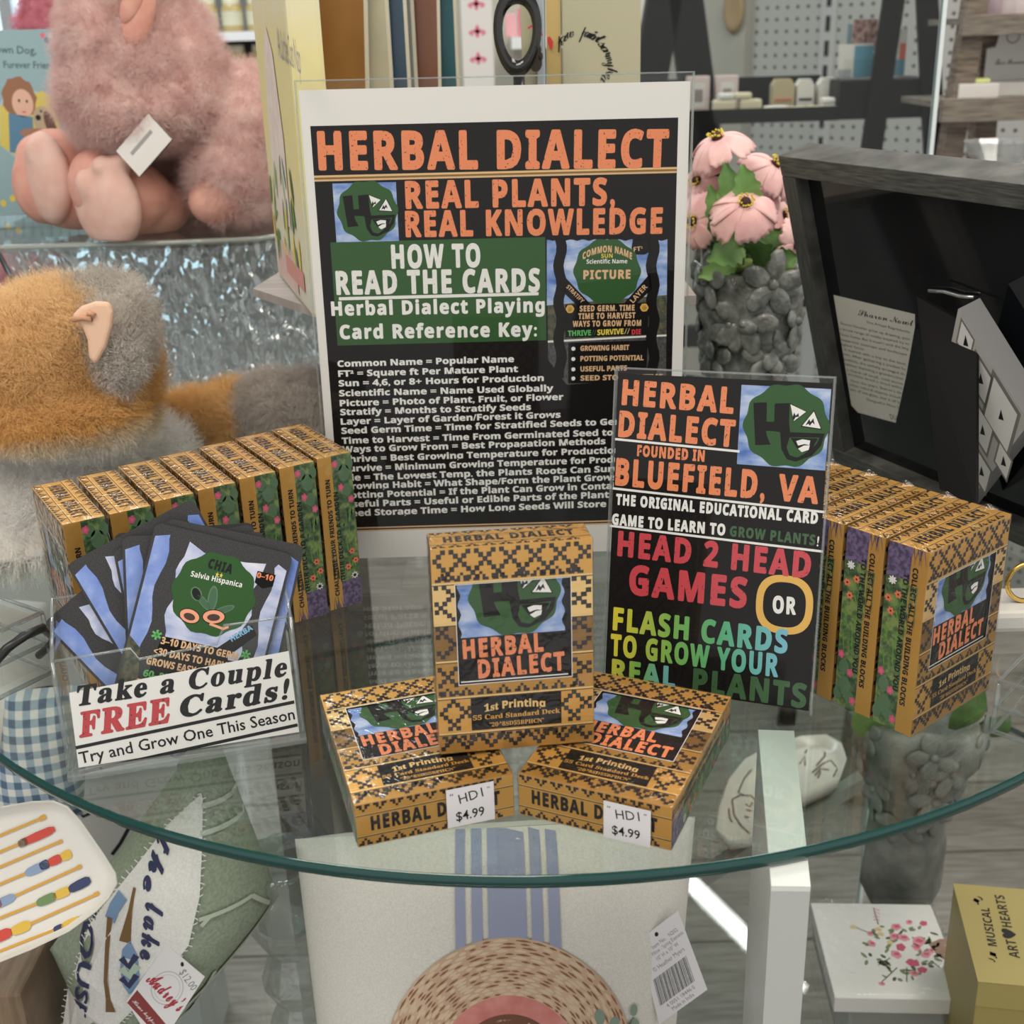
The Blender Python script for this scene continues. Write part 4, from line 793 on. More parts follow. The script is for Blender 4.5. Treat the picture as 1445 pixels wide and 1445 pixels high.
def card(px, py, depth, ang, label, chia=False, lean_=.30):
    A = card_art(chia)
    if chia:
        A.poly([(.001, .002), (.001, .036), (.007, .031), (.012, .002)], HILL, 3); A.poly([(CW-.002, .002), (CW-.002, .032), (CW-.013, .034), (CW-.008, .002)], HILL, 3)
        A.poly([(.0105, .0000), (.0150, .0385), (CW-.018, .0385), (CW-.011, .004)], BLACK, 3)
        A.poly([(.0395, .038), (.0525, .052), (.0560, .048), (.046, .036)], BLACK, 4)
        A.ell(.0325, .0620, .0185, .0190, GREEN, 5, 50, fn=scal(10, .035)); A.poly([(.049, .077), (.0575, .077), (.0575, .0715), (.053, .0695), (.049, .0715)], BLACK, 4)
        A.text(bold('CHIA'), (.0270, .0755), (.0378, .0750), .0042, INK, 7, off=.04); A.text('★★', (.0310, .0712), (.0345, .0712), .0022, YELLOW, 8)
        A.text(bold('Salvia Hispanica'), (.0205, .0690), (.0438, .0690), .0024, PAPER, 7); A.text(bold('0–10'), (.0492, .0752), (.0568, .0752), .0026, ORANGE, 7, off=.02)
        for k, (u, v, a, b, r) in enumerate(((.0325, .0600, .0022, .0060, .1), (.0290, .0575, .0016, .0050, .9), (.0385, .0560, .0016, .0052, -1.0), (.0250, .0605, .0024, .0034, .6))): A.ell(u, v, a, b, CACT, 7, rot=r); A.ell(u, v, a*.75, b*.85, mat('print_leaf_fill', (0.05, 0.13, 0.07), .5) if k < 3 else INK, 8, rot=r)
        PEACH = mat('print_peach', (0.85, 0.36, 0.22), 0.5)
        for u, v, a, r in ((.0245, .0500, .0048, -.15), (.0350, .0520, .0052, .2)): A.ell(u, v, a, .0034, INK, 8, rot=r); A.ell(u, v, a*.92, .0030, PEACH, 9, rot=r); A.ell(u, v-.0003, a*.55, .0016, mat('print_seed', (.06, .03, .02), .5), 10, rot=r)
        A.stroke([(.034, .0485), (.0405, .0475), (.0425, .0490)], .0012, PEACH, 9)
        A.text(bold('HERBA'), (.0448, .0435), (.0528, .0512), .0026, mat('print_sky_blue', (.20, .45, .70), .5), 8, off=.02)
        for y, x0, x1, tx in ((.0365, .0150, .0500, '3–10 DAYS TO GERM'), (.0312, .0130, .0520, '<30 DAYS TO HARVEST'), (.0262, .0110, .0535, 'GROWS EASY FROM SEED')): A.text(bold(tx), (x0, y), (x1, y), .0032, TAN, 7, off=.02)
        for u, v in ((.0125, .0385), (.0532, .0380)):
            for k in range(3): q = k*PI/3+.5; A.stroke([(u-.0023*math.cos(q), v-.0023*math.sin(q)), (u+.0023*math.cos(q), v+.0023*math.sin(q))], .0010, LGREEN, 8)
        A.text(bold('60–85'), (.0110, .0205), (.0225, .0205), .0032, LGREEN, 7, off=.02); A.text('///', (.0232, .0205), (.0275, .0205), .0032, DGREEN, 7); A.text(bold('40–50'), (.0280, .0205), (.0385, .0205), .0032, YELLOW, 7, off=.02); A.text('//', (.0390, .0205), (.0425, .0205), .0032, TAN, 7)
        A.rect(.009, .0165, .055, .0175, TAN, 6); A.text(bold('ANNUAL'), (.0165, .0125), (.0330, .0125), .0034, mat('print_lilac', (.55, .35, .65), .5), 7, off=.02); A.ell(.0110, .0132, .0008, .0008, PAPER, 7, 10)
    mb = MB(); mb.prism(rounded(CW, CHH), 0, .0003); A.place(mb, (0, 0, 0), (1, 0, 0), (0, 0, 1), 1)
    o = mb.build('game_card', [CARDK]+A.mats, None, card_frame(px, py, depth, ang, lean_), fix=False)
    tag(o, label, 'playing card', 'game cards fanned in the clear holder')
    return o
card(220, 737, .0060, -.365, 'front game card headed CHIA with papaya picture, leaning in the clear holder', True)
card(236, 731, .0085, -.33, 'black topped game card just behind the one headed CHIA')
card(172, 757, .0110, -.09, 'game card showing a strip of blue sky, directly left of the CHIA card')
card(159, 775, .0135, .06, 'game card with light blue edge, second out to the left of the CHIA card')
card(93, 797, .0160, .38, 'game card turned steeply left, second from the left end of the fan')
card(60, 880, .0185, .60, 'leftmost game card of the fan, tilted over the left end of the holder')
card(160, 753, .0210, -.04, 'game card whose grey corner rises highest behind the fan')
card(178, 757, .0235, -.12, 'rearmost game card of the fan, black corner showing at upper right')
# ================================================================ plush toys
def fuse(ells, vox=.004, smooth=6, zmin=None):
    """one continuous surface from overlapping ellipsoids"""
    mb = MB()
    for e in ells: mb.ell(*e)
    me = mb.mesh('f', []); o = link(bpy.data.objects.new('f', me))
    r = o.modifiers.new('r', 'REMESH'); r.mode = 'VOXEL'; r.voxel_size = vox
    s_ = o.modifiers.new('s', 'SMOOTH'); s_.iterations = smooth; s_.factor = .5
    bpy.context.view_layer.update(); out = bpy.data.meshes.new_from_object(o.evaluated_get(bpy.context.evaluated_depsgraph_get()))
    bpy.data.objects.remove(o); bpy.data.meshes.remove(me)
    for p in out.polygons: p.use_smooth = True
    if zmin is not None:
        for v in out.vertices: v.co.z = max(v.co.z, zmin)
    return out
ZREST = [None]
def fused(name, ells, m, parent=None, vox=.004, smooth=6):
    me = fuse(ells, vox, smooth, ZREST[0]); me.materials.append(m); o = link(bpy.data.objects.new(name, me))
    if parent: o.parent = parent
    return o
def fur(o, count, length, seed=1, kids=14, down=.25, rough=.012, rad=.00022, clump=.35):
    md = o.modifiers.new('fur', 'PARTICLE_SYSTEM'); ps = md.particle_system; ps.seed = seed; s = ps.settings; s.type = 'HAIR'
    s.count = count; s.hair_length = length; s.hair_step = 4; s.child_type = 'INTERPOLATED'; s.rendered_child_count = kids; s.child_length = 1
    k_ = length*.25; s.factor_random = .30*k_; s.object_align_factor = (0, 0, -down*k_); s.material = 1
    s.roughness_1 = rough*.5; s.roughness_1_size = .02; s.roughness_2 = rough; s.roughness_endpoint = rough*.6; s.clump_factor = clump; s.child_roundness = .6
    s.root_radius = 1.0; s.tip_radius = .25; s.radius_scale = rad; s.display_step = 3; s.render_step = 3; s.use_hair_bspline = False
    s.emit_from = 'FACE'; s.use_modifier_stack = False
    return o
def zone_mat(name, fn_stops, axis='Z', scale=40, amp=.02, rough=.9):
    """cloth colour by patches of the toy, edges made ragged by noise; stops in metres along a local axis"""
    m = mat(name, (1, 1, 1), rough, 0, .1); tc = nd(m, 'ShaderNodeTexCoord'); sx = nd(m, 'ShaderNodeSeparateXYZ'); n = nd(m, 'ShaderNodeTexNoise'); n.inputs['Scale'].default_value = scale
    lk(m, tc.outputs['Object'], n.inputs['Vector']); lk(m, tc.outputs['Object'], sx.inputs[0]); a = nd(m, 'ShaderNodeMath', operation='MULTIPLY_ADD'); a.inputs[1].default_value = amp; lk(m, n.outputs['Fac'], a.inputs[0]); lk(m, sx.outputs[axis], a.inputs[2])
    lo, hi = fn_stops[0][0], fn_stops[-1][0]; mr = nd(m, 'ShaderNodeMapRange'); mr.inputs[1].default_value = lo; mr.inputs[2].default_value = hi; lk(m, a.outputs[0], mr.inputs[0])
    st = [((p-lo)/(hi-lo), c) for p, c in fn_stops]; lk(m, ramp(m, mr.outputs[0], st), m.node_tree.nodes['Principled BSDF'].inputs['Base Color']); return m
def seen(px, py, y): q = at_y(px, py, y); return (q.x, q.y, q.z)
PXM = lambda y: y*1.0/FPX*1.03       # metres per picture point at distance y
PF_ = noise_mat('plush_pink_fur', [(.35, (.72, .47, .44)), (.5, (.82, .59, .55)), (.65, (.89, .70, .66))], 60, .95, 3, spec=.1); PSK = noise_mat('plush_pink_velour', [(.35, (.74, .36, .29)), (.65, (.82, .46, .37))], 45, .8, 2, spec=.1, bump=.3, bdist=.003)
ZREST[0] = UZ+.002; Yb = 1.17; bn = thing('pink_plush_toy', 'large fluffy pink plush toy with velour feet, sitting on the upper glass shelf', 'plush toy', (0, 0, 0))
PSOLE = noise_mat('plush_sole', [(.35, (.80, .50, .42)), (.65, (.87, .60, .52))], 45, .8, 2, spec=.1); q = PXM(1.17); c = lambda x, y, yy=1.17: seen(x, y, yy)
o = fused('body', [(c(300, 245, 1.20), (.062, .055, .070)), (c(318, 285, 1.20), (.060, .06, .040)), (c(270, 275, 1.18), (.05, .05, .045)), (c(345, 200, 1.22), (.040, .045, .045)), (c(230, 305, 1.16), (.04, .045, .022)), (c(250, 200, 1.19), (.05, .05, .05))], PF_, bn); fur(o, 2600, .014, 3, 16)
o = fused('head', [(c(182, 15, 1.14), (.047, .06, .07)), (c(202, 95, 1.12), (.064, .065, .055)), (c(160, 135, 1.09), (.042, .05, .036)), (c(225, 140, 1.10), (.054, .05, .034)), (c(200, 155, 1.075), (.044, .04, .024)), (c(150, 60, 1.11), (.032, .05, .05)), (c(235, 60, 1.14), (.034, .05, .045))], PF_, bn); fur(o, 3000, .012, 4, 16)
o = fused('arm', [(c(335, 150, 1.14), (.032, .032, .036)), (c(335, 195, 1.105), (.033, .032, .040)), (c(325, 245, 1.085), (.030, .03, .032))], PF_, bn); fur(o, 1100, .014, 5, 14)
fused('hand', [(c(300, 284, 1.072), (.021, .022, .020)), (c(320, 280, 1.078), (.018, .02, .020)), (c(288, 275, 1.07), (.012, .014, .013))], PSK, bn, .003)
for (pts, lb) in (([(80, 240, 1.12, .036, .03, .036), (105, 270, 1.12, .042, .035, .034), (60, 262, 1.11, .026, .025, .034), (55, 225, 1.115, .020, .02, .022)], ''), ([(175, 280, 1.085, .044, .035, .032), (140, 262, 1.07, .026, .025, .032), (215, 292, 1.10, .034, .03, .026), (150, 243, 1.075, .013, .016, .012), (170, 240, 1.075, .012, .016, .012), (122, 248, 1.068, .013, .014, .015), (195, 255, 1.085, .02, .02, .016), (172, 312, 1.085, .036, .03, .014)], '')):
    o = fused('foot', [(c(p[0], p[1], p[2]), p[3:]) for p in pts], PSK, bn, .003, 4)
    p = pts[0]; big = p[0] > 120
    es = [(c(152, 290, 1.056), (.036, .016, .038), 0, (0, 0, -.5)), (c(126, 262, 1.054), (.011, .012, .016), 0, (0, 0, -.5)), (c(146, 236, 1.052), (.010, .012, .010)), (c(168, 234, 1.054), (.010, .012, .010))] if big else [(c(68, 252, 1.094), (.027, .016, .040), 0, (0, 0, -.6)), (c(58, 218, 1.090), (.013, .012, .015))]
    so = fused('sole', es, PSOLE, o, .003, 3)
mb = MB(); e0 = Vector(c(205, 25, 1.075)); e0 = Vector(c(196, 14, 1.062)); mb.ell(e0, (.013, .007, .030), 0, (0, .35, 0)); mb.ell(e0+Vector((-.003, -.005, .006)), (.008, .005, .018), 0, (0, .55, 0)); mb.build('ear', PSK, bn)
mb = MB(); A = Art(); A.rect(-.016, -.011, .016, .011, WHITE, 1); A.text('VISITING', (-.010, .002), (.010, .002), .004, mat('tag_grey', (.3, .3, .3), .5), 2) if False else A.rect(-.010, .001, .010, .0035, mat('tag_grey', (.35, .35, .35), .5), 2)
A.rect(-.010, -.004, .008, -.003, WHITE, 2); mb.box(-.016, .016, 0, .0015, -.011, .011); A.place(mb, (0, 0, 0), (1, 0, 0), (0, 0, 1), 1); tg = mb.build('hang_tag', [INK]+A.mats, bn, Matrix.Translation(c(203, 205, 1.030)) @ Matrix.Rotation(-.75, 4, 'Y') @ Matrix.Rotation(-.3, 4, 'X') @ Matrix.Scale(1.3, 4), fix=False)
ZREST[0] = None
# picture book behind the pink plush
BLUEB = mat('book_blue', (.30, .46, .50), .45); q0 = at_y(150, 335, 1.27); q0.z = UZ+.0005
bf = Frame((q0.x, 1.27, UZ+.0005), .10, .10); w_ = abs(bf.loc(170, 200)[0]-bf.loc(-60, 200)[0]); bh_ = bf.loc(60, 41)[1]
x0_ = bf.loc(-60, 200)[0]; x1_ = bf.loc(143, 300)[0]
pbk = thing('picture_book', 'pale blue picture book about a brown dog and friend, behind the pink plush', 'book', m=bf.m)
mb = MB(); mb.box(x0_, x1_, .0006, .018, .002, bh_-.002); mb.build('pages', PAPER, pbk)
A = Art(); A.rect(x0_, 0, x1_, bh_, BLUEB, 0)
def TB(t, a, b, h, m, lay=3, **k): T(t, a, b, h, m, lay, frame=bf, **k)
LB = bf.loc; NAVY = mat('print_navy', (.05, .10, .13), .5)
TB('Brown Dog,', (-20, 69), (51, 71), 11, NAVY, off=.01); TB('Furever Friend', (5, 91), (77, 92), 10, NAVY, off=.01)
def PBk(pts, m, lay): A.poly([LB(x, y) for x, y in pts], m, lay)
def EB(x, y, rx, ry, m, lay, rot=0, fn=None): a = LB(x, y); s_ = abs(LB(x+10, y)[0]-a[0])/10; A.ell(a[0], a[1], rx*s_, ry*s_, m, lay, 24, rot, fn)
EB(40, 178, 46, 52, mat('print_haze', (.45, .57, .58), .5), 1); PBk([(0, 150), (30, 140), (60, 128), (84, 145), (84, 185), (60, 215), (30, 225), (0, 205)], mat('print_sunny', (.70, .58, .12), .5), 2)
EB(27, 139, 24, 30, mat('print_hair', (.32, .15, .08), .6), 3, fn=scal(9, .06)); EB(32, 146, 15, 20, mat('print_skin', (.78, .48, .36), .6), 4); PBk([(12, 160), (46, 165), (48, 200), (40, 218), (14, 215)], mat('print_dress', (.10, .24, .38), .5), 4)
EB(62, 170, 15, 20, mat('print_pup', (.52, .40, .26), .6), 5, .2); EB(72, 178, 7, 22, mat('print_pup_ear', (.15, .07, .05), .6), 6, .25); EB(54, 166, 4, 4, INK, 7); EB(46, 187, 18, 6, mat('print_arm', (.40, .20, .12), .6), 6)
EB(27, 142, 1.6, 2.2, INK, 5); EB(38, 143, 1.6, 2.2, INK, 5); EB(34, 158, 3, 1, BRED, 5); EB(58, 157, 1.5, 2, INK, 7)
for x, y in ((5, 287), (18, 280)): EB(x, y, 4, 5, YELLOW, 3)
for k in range(10): PBk([(k*13-8, 335), (k*13-6, 300+8*(k % 3)), (k*13-3, 335)], LEAF, 2)
TB('WarM', (36, 303), (72, 306), 10, NAVY, off=.01)
for k in range(6): EB(60+k*6, 50+7*(k % 2), 3.5, 4, (PINKP, mat('print_slate', (.15, .2, .3), .5), WHITE)[k % 3], 3)
A.build('printed_cover', pbk)
mb = MB(); mb.box(x0_, x1_, .0183, .020, 0, bh_); mb.box(x1_-.0002, x1_+.0012, 0, .02, 0, bh_); mb.build('back_cover', BLUEB, pbk)
# pink plush parts of other toys at the left edge
PK2 = noise_mat('plush_hot_pink', [(.35, (.66, .20, .27)), (.65, (.84, .36, .42))], 70, .9, 2, spec=.1)
ps = thing('small_pink_plush', 'small hot pink plush toy sitting on top of the blue picture book', 'plush toy', (0, 0, 0)); by = 1.37
o = fused('body', [(seen(55, 22, by), (.016, .014, .028)), (seen(62, 0, by), (.015, .014, .022)), (seen(44, 34, by), (.016, .014, .012)), (seen(66, 35, by), (.012, .014, .012))], PK2, ps, .003); fur(o, 500, .006, 8, 8)
mb = MB(); mb.ell(seen(70, -14, by), (.02, .018, .02)); mb.build('head', PK2, ps); mb = MB(); a = seen(55, 41, by); mb.box(a[0]-.05, a[0]+.05, by-.03, by+.03, UZ+.001, a[2]-.002); mb.build('seat_block', mat('seat_block_white', (.7, .75, .78), .6), ps)
lp = thing('rose_plush', 'rose pink plush lying behind the textured glass, low at the left edge', 'plush toy', (0, 0, 0))
o = fused('body', [(seen(25, 385, 1.26), (.05, .04, .034)), (seen(-20, 365, 1.27), (.05, .04, .03)), (seen(55, 372, 1.26), (.025, .03, .02)), (seen(0, 400, 1.26), (.06, .04, .03))], noise_mat('plush_rose', [(.3, (.55, .22, .28)), (.7, (.72, .38, .42))], 40, .9, 2, spec=.1), lp); fur(o, 700, .008, 9, 8)
mb = MB(); a = seen(15, 430, 1.26); mb.ell((a[0], 1.27, a[2]+.005), (.07, .05, .03)); mb.build('foot', noise_mat('plush_mauve', [(.3, (.20, .15, .22)), (.7, (.32, .25, .34))], 40, .9, 2), lp)
mb = MB(); mb.box(a[0]-.14, a[0]+.10, 1.205, 1.33, FZ, a[2]-.024, bev=.004); o = mb.build('lower_plinth', mat('plinth_grey', (.42, .45, .45), .5)); tag(o, 'grey plinth under the rose plush, left behind the glass table', 'plinth')
# orange and white plush lying on the glass
OR_ = (.80, .46, .16); OR2 = (.86, .56, .25); WH_ = (.95, .92, .86); GR_ = (.62, .56, .50)
ZREST[0] = .003; Yd = .76; dg = thing('orange_plush_toy', 'fluffy orange and white plush with folded ears, lying on the glass at left', 'plush toy', (0, 0, 0))
HEADM = zone_mat('plush_head_fur', [(.072, WH_), (.084, (.84, .70, .50)), (.094, OR_), (.125, OR2), (.19, (.92, .68, .40))], 'Z', 55, .018); WHF = noise_mat('plush_white_fur', [(.35, (.90, .87, .82)), (.65, (.97, .95, .92))], 50, .95, 3, spec=.1)
d = lambda x, y, yy: seen(x, y, yy)
o = fused('head', [(d(85, 492, .76), (.042, .045, .040)), (d(135, 485, .78), (.030, .035, .030)), (d(40, 505, .745), (.040, .04, .036)), (d(150, 525, .77), (.026, .035, .028)), (d(60, 575, .735), (.042, .036, .018)), (d(155, 580, .76), (.022, .03, .022)), (d(-30, 540, .74), (.04, .04, .036)), (d(110, 570, .745), (.036, .036, .022))], HEADM, dg); fur(o, 3400, .012, 11, 16)
o = fused('body', [(d(60, 690, .77), (.070, .055, .050)), (d(120, 640, .80), (.050, .05, .034)), (d(20, 760, .745), (.055, .05, .030)), (d(-40, 700, .77), (.06, .05, .05)), (d(195, 640, .81), (.03, .04, .024)), (d(120, 710, .785), (.045, .045, .032))], WHF, dg); fur(o, 3200, .014, 12, 16)
TAILM = zone_mat('plush_tail_fur', [(-.30, OR_), (-.200, OR2), (-.192, GR_), (-.10, (.70, .63, .58))], 'X', 50, .016)
o = fused('tail', [(d(225, 625, .86), (.026, .026, .026)), (d(275, 605, .88), (.028, .03, .026)), (d(330, 590, .885), (.028, .03, .025)), (d(385, 577, .89), (.028, .03, .026)), (d(435, 572, .895), (.026, .028, .025)), (d(465, 570, .90), (.020, .02, .02))], TAILM, dg); fur(o, 1900, .010, 13, 16)
EARF = noise_mat('plush_ear_grey', [(.35, (.56, .51, .46)), (.65, (.72, .67, .61))], 60, .95, 2, spec=.1)
o = fused('ear_tuft', [(d(160, 425, .765), (.016, .014, .016)), (d(182, 455, .755), (.011, .016, .024)), (d(166, 500, .735), (.012, .016, .018)), (d(128, 415, .765), (.018, .014, .010)), (d(150, 470, .74), (.012, .012, .02))], EARF, dg, .003); fur(o, 900, .009, 14, 12)
PE = mat('ear_peach', (.80, .53, .38), .7, spec=.2); mb = MB()
f_ear = Frame(d(132, 470, .712), .1, .1)
prof = [(101, 446), (115, 432), (135, 425), (155, 426), (161, 440), (158, 462), (150, 490), (136, 515), (126, 505), (124, 480), (117, 462)]
pp = [f_ear.loc(*p) for p in prof]; mb.prism(pp, -.003, .003); o = mb.build('ear', PE, dg, f_ear.m); bv = o.modifiers.new('b', 'BEVEL'); bv.width = .0025; bv.segments = 3
mb = MB(); a0 = [f_ear.loc(*p) for p in ((104, 450), (118, 447), (131, 449), (134, 443), (126, 440))]; mb.tube([(x, -.004, z) for x, z in a0], .0018, 8); mb.build('ear_fold', mat('ear_fold', (.62, .33, .20), .7), dg, f_ear.m)
ZREST[0] = None
# black cord in the upper left and loop by the holder
CORD = mat('black_cord', (.012, .012, .012), .4)
mb = MB(); mb.tube([seen(-8, 345, 1.10), seen(12, 385, 1.06), seen(30, 420, 1.02), seen(45, 455, .98), seen(52, 480, .955)], .0022, 8); tag(mb.build('slim_black_cord', CORD), 'thin straight black cord above the orange plush, at the left edge', 'cord')
# ================================================================ things on the riser: book, serving boards, sign
ba = Vector((-.163, .872, UZ)); bb = Vector((-.116, .718, UZ)); yaw_ = math.atan2(bb.y-ba.y, bb.x-ba.x)
cf = Frame((ba.x, ba.y, UZ+.0002), yaw_, .0); bl_ = (bb-ba).length
cat_ = thing('cat_nap_book', 'pastel board book with yellow edges, standing edge-on left of the poster', 'book', m=cf.m); BKH = .30
COVER = zone_mat('pastel_cover', [(.0, (.74, .58, .52)), (.06, (.74, .72, .58)), (.13, (.80, .70, .34)), (.19, (.78, .70, .36)), (.24, (.78, .76, .66)), (.29, (.76, .76, .80))], 'Z', 22, .07, .45)
mb = MB(); mb.box(0, bl_, .0005, .02, 0, BKH, bev=.003); mb.build('board_pages', COVER, cat_)
A = Art(); L_ = lambda x, y: cf.loc(x, y)
A.text('A Little Cat Nap', L_(391, 58), L_(424, 82), .016, mat('print_soft_grey', (.35, .35, .40), .5), 4)
FUR2 = noise_mat('print_cat', [(.4, (.76, .64, .57)), (.6, (.82, .73, .66))], 60, .5)
A.poly([(.03, .05), (.10, .045), (.105, .10), (.09, .15), (.07, .165), (.05, .15), (.035, .10)], FUR2, 2); rr = random.Random(4)
for k in range(26): A.ell(rr.uniform(.005, .13), rr.uniform(.02, .085), .004, .011, (LEAFB, CACT, YELLOW, mat('print_sage', (.35, .45, .22), .5))[k % 4], 3, 8, rr.uniform(-.5, .5))
A.rect(.015, .005, .11, .03, mat('print_blush', (.72, .50, .44), .5), 2); A.rect(.06, .012, .14, .024, mat('print_coralred', (.70, .30, .25), .5), 4)
A.ell(.110, .262, .007, .012, mat('print_butterfly', (.12, .16, .36), .5), 4, rot=.4); A.ell(.122, .258, .006, .010, mat('print_butterfly2', (.2, .28, .5), .5), 4, rot=-.4); A.stroke([(.12, .246), (.126, .232), (.124, .222)], .0018, NAVY, 4)
A.stroke([(.118, .205), (.128, .21), (.137, .22)], .001, INK, 4); A.stroke([(.12, .19), (.13, .188), (.14, .194)], .001, INK, 4)
A.build('printed_cover', cat_)
RIM = mat('board_rim_cream', (.72, .68, .55), .4)
def sboard(xl, xr, y, m, lb, slope=0, h=.30, extra=None):
    a, b = at_y(xl, 112, y), at_y(xr, 112, y); w = b.x-a.x; t = thing('serving_board', lb, 'serving board', m=Matrix.Translation((a.x, y, UZ)) @ Matrix.Rotation(slope, 4, 'Y'), group='upright serving boards behind the poster')
    R = lambda i: [(px_+i, pz_) for px_, pz_ in [(0, 0)]]
    def rr_(i, rad):
        P = []
        for cx, cz_, a0 in ((w-i-rad, h-i-rad, 0), (i+rad, h-i-rad, PI/2), (i+rad, i+rad, PI), (w-i-rad, i+rad, 1.5*PI)): P += [(cx+rad*math.cos(a0+PI/2*k/5), cz_+rad*math.sin(a0+PI/2*k/5)) for k in range(6)]
        return P
    mb = MB(); mb.prism(rr_(0, .016), .0008, .008); mb.build('cream_rim', RIM, t); A = Art(); A.poly(rr_(.0022, .014), m, 1)
    if extra: extra(A, w)
    A.build('board_face', t, y=.0005)
RUST = noise_mat('glaze_rust', [(.35, (.14, .055, .016)), (.5, (.28, .12, .03)), (.65, (.40, .20, .05))], 9, .2, 3, (1, 1, .6)); BEIGE = noise_mat('glaze_beige', [(.4, (.50, .47, .33)), (.6, (.57, .53, .38))], 20, .25)
def utens(A, w):
    G = mat('engraved', (.40, .37, .25), .5)
    for x in (.017, .0215, .026): A.stroke([(w-x, .10), (w-x, .195)], .0018, G, 2); A.ell(w-x, .20, .0020, .006, G, 2)
sboard(400, 506, .872, RUST, 'rust brown serving board, foremost and leftmost of the upright boards', .05)
sboard(430, 554, .890, BEIGE, 'beige serving board with faint utensil engraving, behind the rust one', 0, extra=utens)
sboard(455, 579, .906, mat('glaze_navy', (.045, .085, .14), .2), 'navy serving board, third of the upright boards', 0); sboard(470, 589, .922, mat('glaze_grey', (.27, .28, .26), .25), 'grey serving board between the navy and brown ones', 0)
sboard(490, 615, .938, mat('glaze_brown', (.22, .09, .05), .2), 'dark brown serving board left of the teal one', .03); sboard(515, 648, .954, mat('glaze_teal', (.016, .11, .14), .18), 'teal serving board, rightmost of the upright boards', 0)
# memorial sign: beige panels with script in a metal frame
sf = Frame((at_y(795, 200, .90).x, .90, UZ+.0002), -.06, .02); sg = thing('paw_prints_sign', 'beige paw prints on my heart keepsake sign with gold side, above the poster', 'sign', m=sf.m)
CREAMB = mat('sign_beige', (.47, .45, .31), .5); GOLDS = mat('sign_gold', (.58, .43, .16), .4); xr = sf.loc(904, 60)[0]; xg0 = sf.loc(771, 60)[0]; xw0 = sf.loc(742, 100)[0]
mb = MB(); mb.box(0, xr, 0, .02, 0, .30, bev=.001); mb.build('front_panel', CREAMB, sg); mb = MB(); mb.box(xg0, -.0008, .002, .02, 0, .30); mb.build('gold_side', GOLDS, sg)
mb = MB(); mb.box(xg0-.007, xg0-.001, .0, .02, 0, .31, bev=.001); mb.build('metal_post', mat('post_metal', (.48, .52, .56), .3, .6), sg)
mb = MB(); mb.prism([(xw0, 0), (xg0-.0075, 0), (xg0-.0075, .30), (xw0-.006, .30)], .006, .018); mb.build('left_panel', CREAMB, sg)
A = Art()
for ch, x, y, r in (('p', 787, 57, .4), ('a', 793, 50, .3), ('w', 803, 44, .25), ('p', 822, 43, -.05), ('r', 831, 44, -.2), ('i', 837, 46, -.3), ('n', 842, 49, -.5), ('t', 848, 53, -.7), ('s', 852, 59, -.8), ('o', 856, 65, -.95), ('n', 860, 70, -1.05), ('m', 863, 79, -1.2), ('y', 865, 88, -1.3), ('h', 866, 99, -1.5), ('e', 862, 107, -1.7), ('a', 856, 112, -1.9)):
    a = sf.loc(x, y); A.text(script(ch), (a[0]-.0026*math.cos(r), a[1]-.0022*math.sin(r)), (a[0]+.0032*math.cos(r), a[1]+.0026*math.sin(r)), .0085, INK, 3)
for x, y, a_, b_ in ((756, 93, .0045, .0060), (753, 72, .0020, .0032), (760, 74, .0020, .0032), (749, 80, .0018, .0028), (763, 84, .0016, .0028)):
    q = sf.loc(x, y); A.ell(q[0], q[1]+.002, a_, b_, mat('paw_brown', (.05, .035, .03), .5), 2); 
A.stroke([sf.loc(*p) for p in ((745, 40), (752, 36), (760, 40), (765, 50))], .0014, BRED, 3); A.stroke([sf.loc(*p) for p in ((774, 52), (777, 60), (778, 70))], [.002, .004, .001], BRED, 3)
mb = MB(); A.place(mb, (0, -.0002, 0), (1, 0, 0), (0, 0, 1)); mb.build('lettering', A.mats, sg, fix=False)
rp = [at_y(730+34*math.cos(t_)*(1+.1*math.sin(t_)), 45-64*math.sin(t_), .865) for t_ in np.linspace(0, 2*PI, 41)]
mb = MB(); n = len(rp)-1; cx_ = sum(p.x for p in rp)/len(rp); cz_ = sum(p.z for p in rp)/len(rp)
dz = (UZ+.0005)-min(p.z for p in rp)
vs = []; fs = []
for i in range(n):
    p = rp[i]; w_ = .62
    vs += [(p.x, p.y-.006, p.z), (cx_+(p.x-cx_)*w_, p.y-.006, cz_+(p.z-cz_)*w_), (cx_+(p.x-cx_)*w_, p.y+.010, cz_+(p.z-cz_)*w_), (p.x, p.y+.010, p.z)]
for i in range(n):
    j = (i+1) % n
    for k in range(4): fs.append((4*i+k, 4*i+(k+1) % 4, 4*j+(k+1) % 4, 4*j+k))
mb.add(vs, fs, 0, True); rg = thing('black_ring_stand', 'glossy black oval ring between the serving boards and the paw sign', 'ring ornament', (0, 0, 0)); mb.build('ring', mat('gloss_black', (.010, .011, .011), .12, spec=.7), rg)
zlow = min(p.z for p in rp); mb = MB(); mb.tube([(cx_, .867, UZ+.0075), (cx_, .867, zlow+.002)], .004, 10); mb.lathe([(0, 0), (.02, 0), (.02, .004), (.005, .008), (0, .008)], 20, M=Matrix.Translation((cx_, .867, UZ))); mb.build('stand_foot', mat('gloss_black2', (.010, .011, .011), .2), rg)
